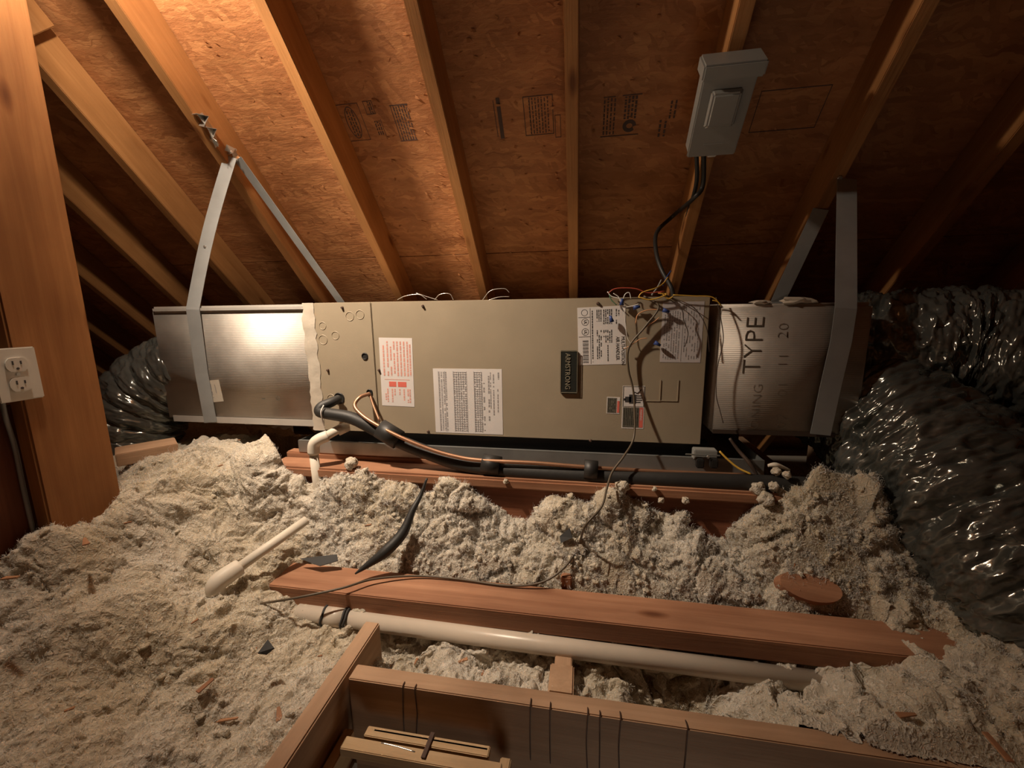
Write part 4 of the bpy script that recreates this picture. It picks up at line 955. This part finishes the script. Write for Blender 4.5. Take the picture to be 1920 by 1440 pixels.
e_ = .006; Hb = hbase(X, Y); gxn = (hbase(X+e_, Y)-hbase(X-e_, Y))/(2*e_); gyn = (hbase(X, Y+e_)-hbase(X, Y-e_))/(2*e_)
ln = np.sqrt(1+gxn**2+gyn**2); D = disp(X, SS)
VX = X-gxn/ln*D; VY = Y-gyn/ln*D; H = Hb+D/ln
P3 = np.stack([X, SS, 0*X], -1)
def vec(f, a, sd): return (fbm(P3*f, 3, sd)-.5)*a
VX = VX+vec(24, .026, 31)+vec(110, .006, 33); VY = VY+vec(24, .022, 35)+vec(110, .006, 37); H = H+vec(110, .006, 39)
side_ = np.clip(-.79-VX, 0, 1)*6+np.clip(VX-.66, 0, 1)*3
cap1 = .268+np.clip(VY-.936, 0, 1)*2.3+np.clip(.845-VY, 0, 1)*3+side_+(fbm(P3*30, 2, 71)-.5)*.012
H = np.where((VY > .80) & (VY < 1.1), np.minimum(H, cap1), H)
cap2 = .565-np.clip(VY-1.062, 0, 1)*3.+np.clip(-.90-VX, 0, 1)*2.5+np.clip(VX-.45, 0, 1)*2.5+(fbm(P3*34, 3, 73)-.5)*.03
H = np.where((VY > 1.05) & (VY < 1.72), np.minimum(H, np.maximum(cap2, .30)), H)
H = np.where((VY > 1.172), np.minimum(H, .60), H)
cap3 = .283+np.clip(VY-.655, 0, 1)*1.0+np.clip(VX-.70, 0, 1)
H = np.where((VY < .80) & (VY > .6) & (VX > -.46), np.minimum(H, cap3), H)
H = np.where((VY < .70) & (VY > .6) & (VX > .385) & (VX < .75), np.maximum(H, .281), H)
VERT = np.stack([VX, VY, H], -1).reshape(-1, 3)
ny, nx = X.shape; I = np.arange(ny*nx).reshape(ny, nx)
keep = ~((VX > -.497) & (VX < HX1+.03) & (VY > -.62) & (VY < .681-np.clip(.25*(VX-.38), 0, .034)))
kq = keep[:-1, :-1] & keep[1:, :-1] & keep[:-1, 1:] & keep[1:, 1:]
Fq = np.stack([I[:-1, :-1], I[:-1, 1:], I[1:, 1:], I[1:, :-1]], -1)[kq]
used = np.unique(Fq); remap = np.zeros(ny*nx, np.int64); remap[used] = np.arange(len(used)); 
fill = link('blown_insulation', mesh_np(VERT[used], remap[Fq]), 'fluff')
tag(fill, 'fluffy off-white loose-fill insulation covering the attic floor', 'insulation', kind='stuff')
# tufts: small ragged clumps sitting on the mat
bm = bmesh.new(); bmesh.ops.create_icosphere(bm, subdivisions=2, radius=1.); bm.verts.ensure_lookup_table()
BV = np.array([list(v.co) for v in bm.verts]); BF = np.array([[v.index for v in f.verts] for f in bm.faces]); bm.free()
rs = np.random.RandomState(4)
flat = VERT[used]; fl_ok = (flat[:, 0] > -1.5) & (flat[:, 0] < .95) & (flat[:, 1] > .24) & (flat[:, 1] < 1.10)
fl_ok &= ~((flat[:, 0] > -.81) & (flat[:, 0] < .75) & (flat[:, 1] > .822) & (flat[:, 1] < .952)) & ~((flat[:, 0] > -.52) & (flat[:, 0] < .42) & (flat[:, 1] < .695))
fl_ok &= ~((np.abs(flat[:, 1]-.80) < .035) & (flat[:, 0] > -.62) & (flat[:, 0] < .55) & (flat[:, 2] > .19))
cand = flat[fl_ok]; trough = cand[(cand[:, 0] > -.8) & (cand[:, 1] > .94)]
C1 = np.vstack([cand[rs.randint(0, len(cand), 300)], trough[rs.randint(0, len(trough), 1100)]]); NT = len(C1)
r_ = rs.uniform(.002, .0075, NT)
V = BV[None]*r_[:, None, None]*rs.uniform(.6, 1.4, (NT, 1, 3))
nz = fbm((BV[None]*1.9+rs.uniform(0, 99, (NT, 1, 3))), 3, 61); V = V*(.1+1.8*nz)[..., None]
V = V+C1[:, None]; V[..., 2] += (r_*.3)[:, None]
Fq = (BF[None]+(np.arange(NT)*len(BV))[:, None, None]).reshape(-1, 3)
TV = V.reshape(-1, 3)
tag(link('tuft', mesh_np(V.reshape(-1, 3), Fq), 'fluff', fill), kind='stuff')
N1, N2, N3 = 120000, 80000, 30000; NF = N1+N2+N3; p_ = np.vstack([cand[rs.randint(0, len(cand), N1)]+rs.normal(0, .0012, (N1, 3)), trough[rs.randint(0, len(trough), N2)]+rs.normal(0, .0012, (N2, 3)), TV[rs.randint(0, len(TV), N3)]]); K = 4
az = rs.uniform(0, 2*np.pi, NF); el_ = rs.uniform(-.2, 1.5, NF); L = rs.gamma(4., .0026, NF)/K; wv_ = rs.uniform(.0002, .0005, NF)
pts = [p_]; caz = rs.normal(0, 1.1, NF); cel = rs.normal(-.35, .6, NF)
for i in range(K-1):
    d = np.stack([np.cos(az)*np.cos(el_), np.sin(az)*np.cos(el_), np.sin(el_)], -1); p_ = p_+d*L[:, None]; pts.append(p_); az = az+caz; el_ = el_+cel
pts = np.stack(pts, 1); side = rs.normal(0, 1, (NF, 3)); side /= np.linalg.norm(side, axis=1)[:, None]; side = side*wv_[:, None]
V = np.stack([pts-side[:, None], pts+side[:, None]], 2).reshape(-1, 3)
b0 = (np.arange(NF)*K*2)[:, None]+(np.arange(K-1)*2)[None]; Fq = np.stack([b0, b0+1, b0+3, b0+2], -1).reshape(-1, 4)
tag(link('fibre', mesh_np(V, Fq), 'fibre', fill), kind='stuff')
# dark fluff hanging on the support beam and pan: small clumps that are separate things
TUFT_L = ['white tuft at the left end of the support beam, right of the elbow pipe', 'tiny tuft on the beam edge left of the hanging cable', 'tiny tuft on the beam top just right of the hanging cable', 'small tuft on the beam face below its edge, right of the cable', 'larger tuft at the right end of the beam edge', 'tuft hanging below the right end of the beam plate', 'tuft on the beam plate beside the right end of the black line', 'tuft lying on the black line near its right end', 'ragged tuft bridging the fill peak and the beam edge', 'small tuft hanging on the dark beam face', 'upper tuft resting on the black line under the right duct']
for i, (px, py, y, r_) in enumerate(((660, 868, 1.10, .018), (948, 903, 1.08, .007), (1228, 917, 1.08, .006), (1285, 938, 1.08, .009), (1420, 915, 1.09, .016), (1435, 935, 1.07, .018), (1450, 912, 1.09, .012), (1475, 890, 1.10, .010), (1168, 912, 1.07, .016), (1240, 938, 1.08, .008), (1455, 884, 1.12, .011))):
    bm = bmesh.new(); bmesh.ops.create_icosphere(bm, subdivisions=3, radius=r_); 
    co = np.array([list(v.co) for v in bm.verts]); nn = fbm(co/r_*1.8+i*13.7, 3, 3)
    for v, k in zip(bm.verts, nn): v.co *= .3+1.4*k
    o = link('insulation_tuft', mesh_bm(bm, True), 'fluff', None, Matrix.Translation(on(px, py, 'Y', y)))
    tag(o, TUFT_L[i], 'insulation tuft', 'insulation tufts on the support beam')
# wood chips and splinters lying on the fill
CHIP_L = ['brown chip on the fill just right of the foot of the stud', 'orange chip at the far left edge below the stud', 'thin twig-like chip near the top of the left mound', 'tiny orange chip under the left duct', 'short chip left of the pipe cap', 'upright orange chip on the left fill, halfway to the hatch', 'chip lying against the left board of the hatch',
 'long thin splinter left of the hatch frame', 'chip between the near beam and the white pipe', 'tiny chip behind the left end of the hatch front board', 'orange chip left of the joist block', 'tiny chip just left of the joist block', 'orange chip by the hatch front board at right', 'brown chip on the right fill beyond the hatch board', 'long reddish chip in the lower right corner',
 'thin chip at the left end of the white pipe', 'tiny chip in the fill beside the dark foam sliver', 'chip on the left fill level with the capped pipe', 'small chip on the left mound near the stud', 'tiny chip at the lower left beside the hatch', 'tiny chip behind the top of the capped pipe', 'tiny chip left of the round offcut', 'tiny chip above the left hatch board', 'small chip near the lower left corner', 'small chip beside the dark triangular scrap']
chips = [(160, 1015, .46, .030, 2.6), (20, 1083, .43, .032, .1), (413, 873, .53, .014, .8), (447, 825, .59, .014, .1), (365, 1165, .31, .014, 1.2), (385, 1285, .27, .030, 1.3), (523, 1338, .21, .030, 2.3), (420, 1350, .24, .055, .2),
         (685, 1140, .30, .020, .3), (780, 1240, .23, .016, 1.5), (868, 1238, .24, .022, .5), (905, 1262, .22, .012, 1.5), (1377, 1335, .24, .022, 1.8), (1700, 1340, .30, .030, .1), (1870, 1400, .33, .040, 1.6), (505, 1165, .29, .020, .5), (690, 985, .36, .014, .4),
         (330, 1020, .43, .018, .3), (240, 980, .48, .014, .4), (560, 1330, .22, .010, .8), (545, 905, .50, .009, 1.), (1490, 1060, .36, .010, 1.), (600, 1230, .24, .010, .4), (130, 1330, .33, .014, .6), (480, 1215, .27, .012, 2.)]
for i, (px, py, z, L, a) in enumerate(chips):
    p0 = on(px, py, 'Z', z); hh = float(fill_h(np.array([p0.x]), np.array([p0.y]))[0]); p0 = on(px, py, 'Z', hh+.008); 
    o = block('wood_chip', p0, Vector((math.cos(a), math.sin(a), .12)).normalized(), Vector((-math.sin(a), math.cos(a), 0)), Vector((math.cos(a), math.sin(a), .12)).normalized().cross(Vector((-math.sin(a), math.cos(a), 0))), (L, L*.28 if L < .05 else .006, .003), 'chip', None, .0006, 1)
    for v in o.data.vertices: v.co.y *= 1+.45*math.sin(v.co.x/L*9+i)
    tag(o, CHIP_L[i], 'wood chip', 'wood chips on the insulation')
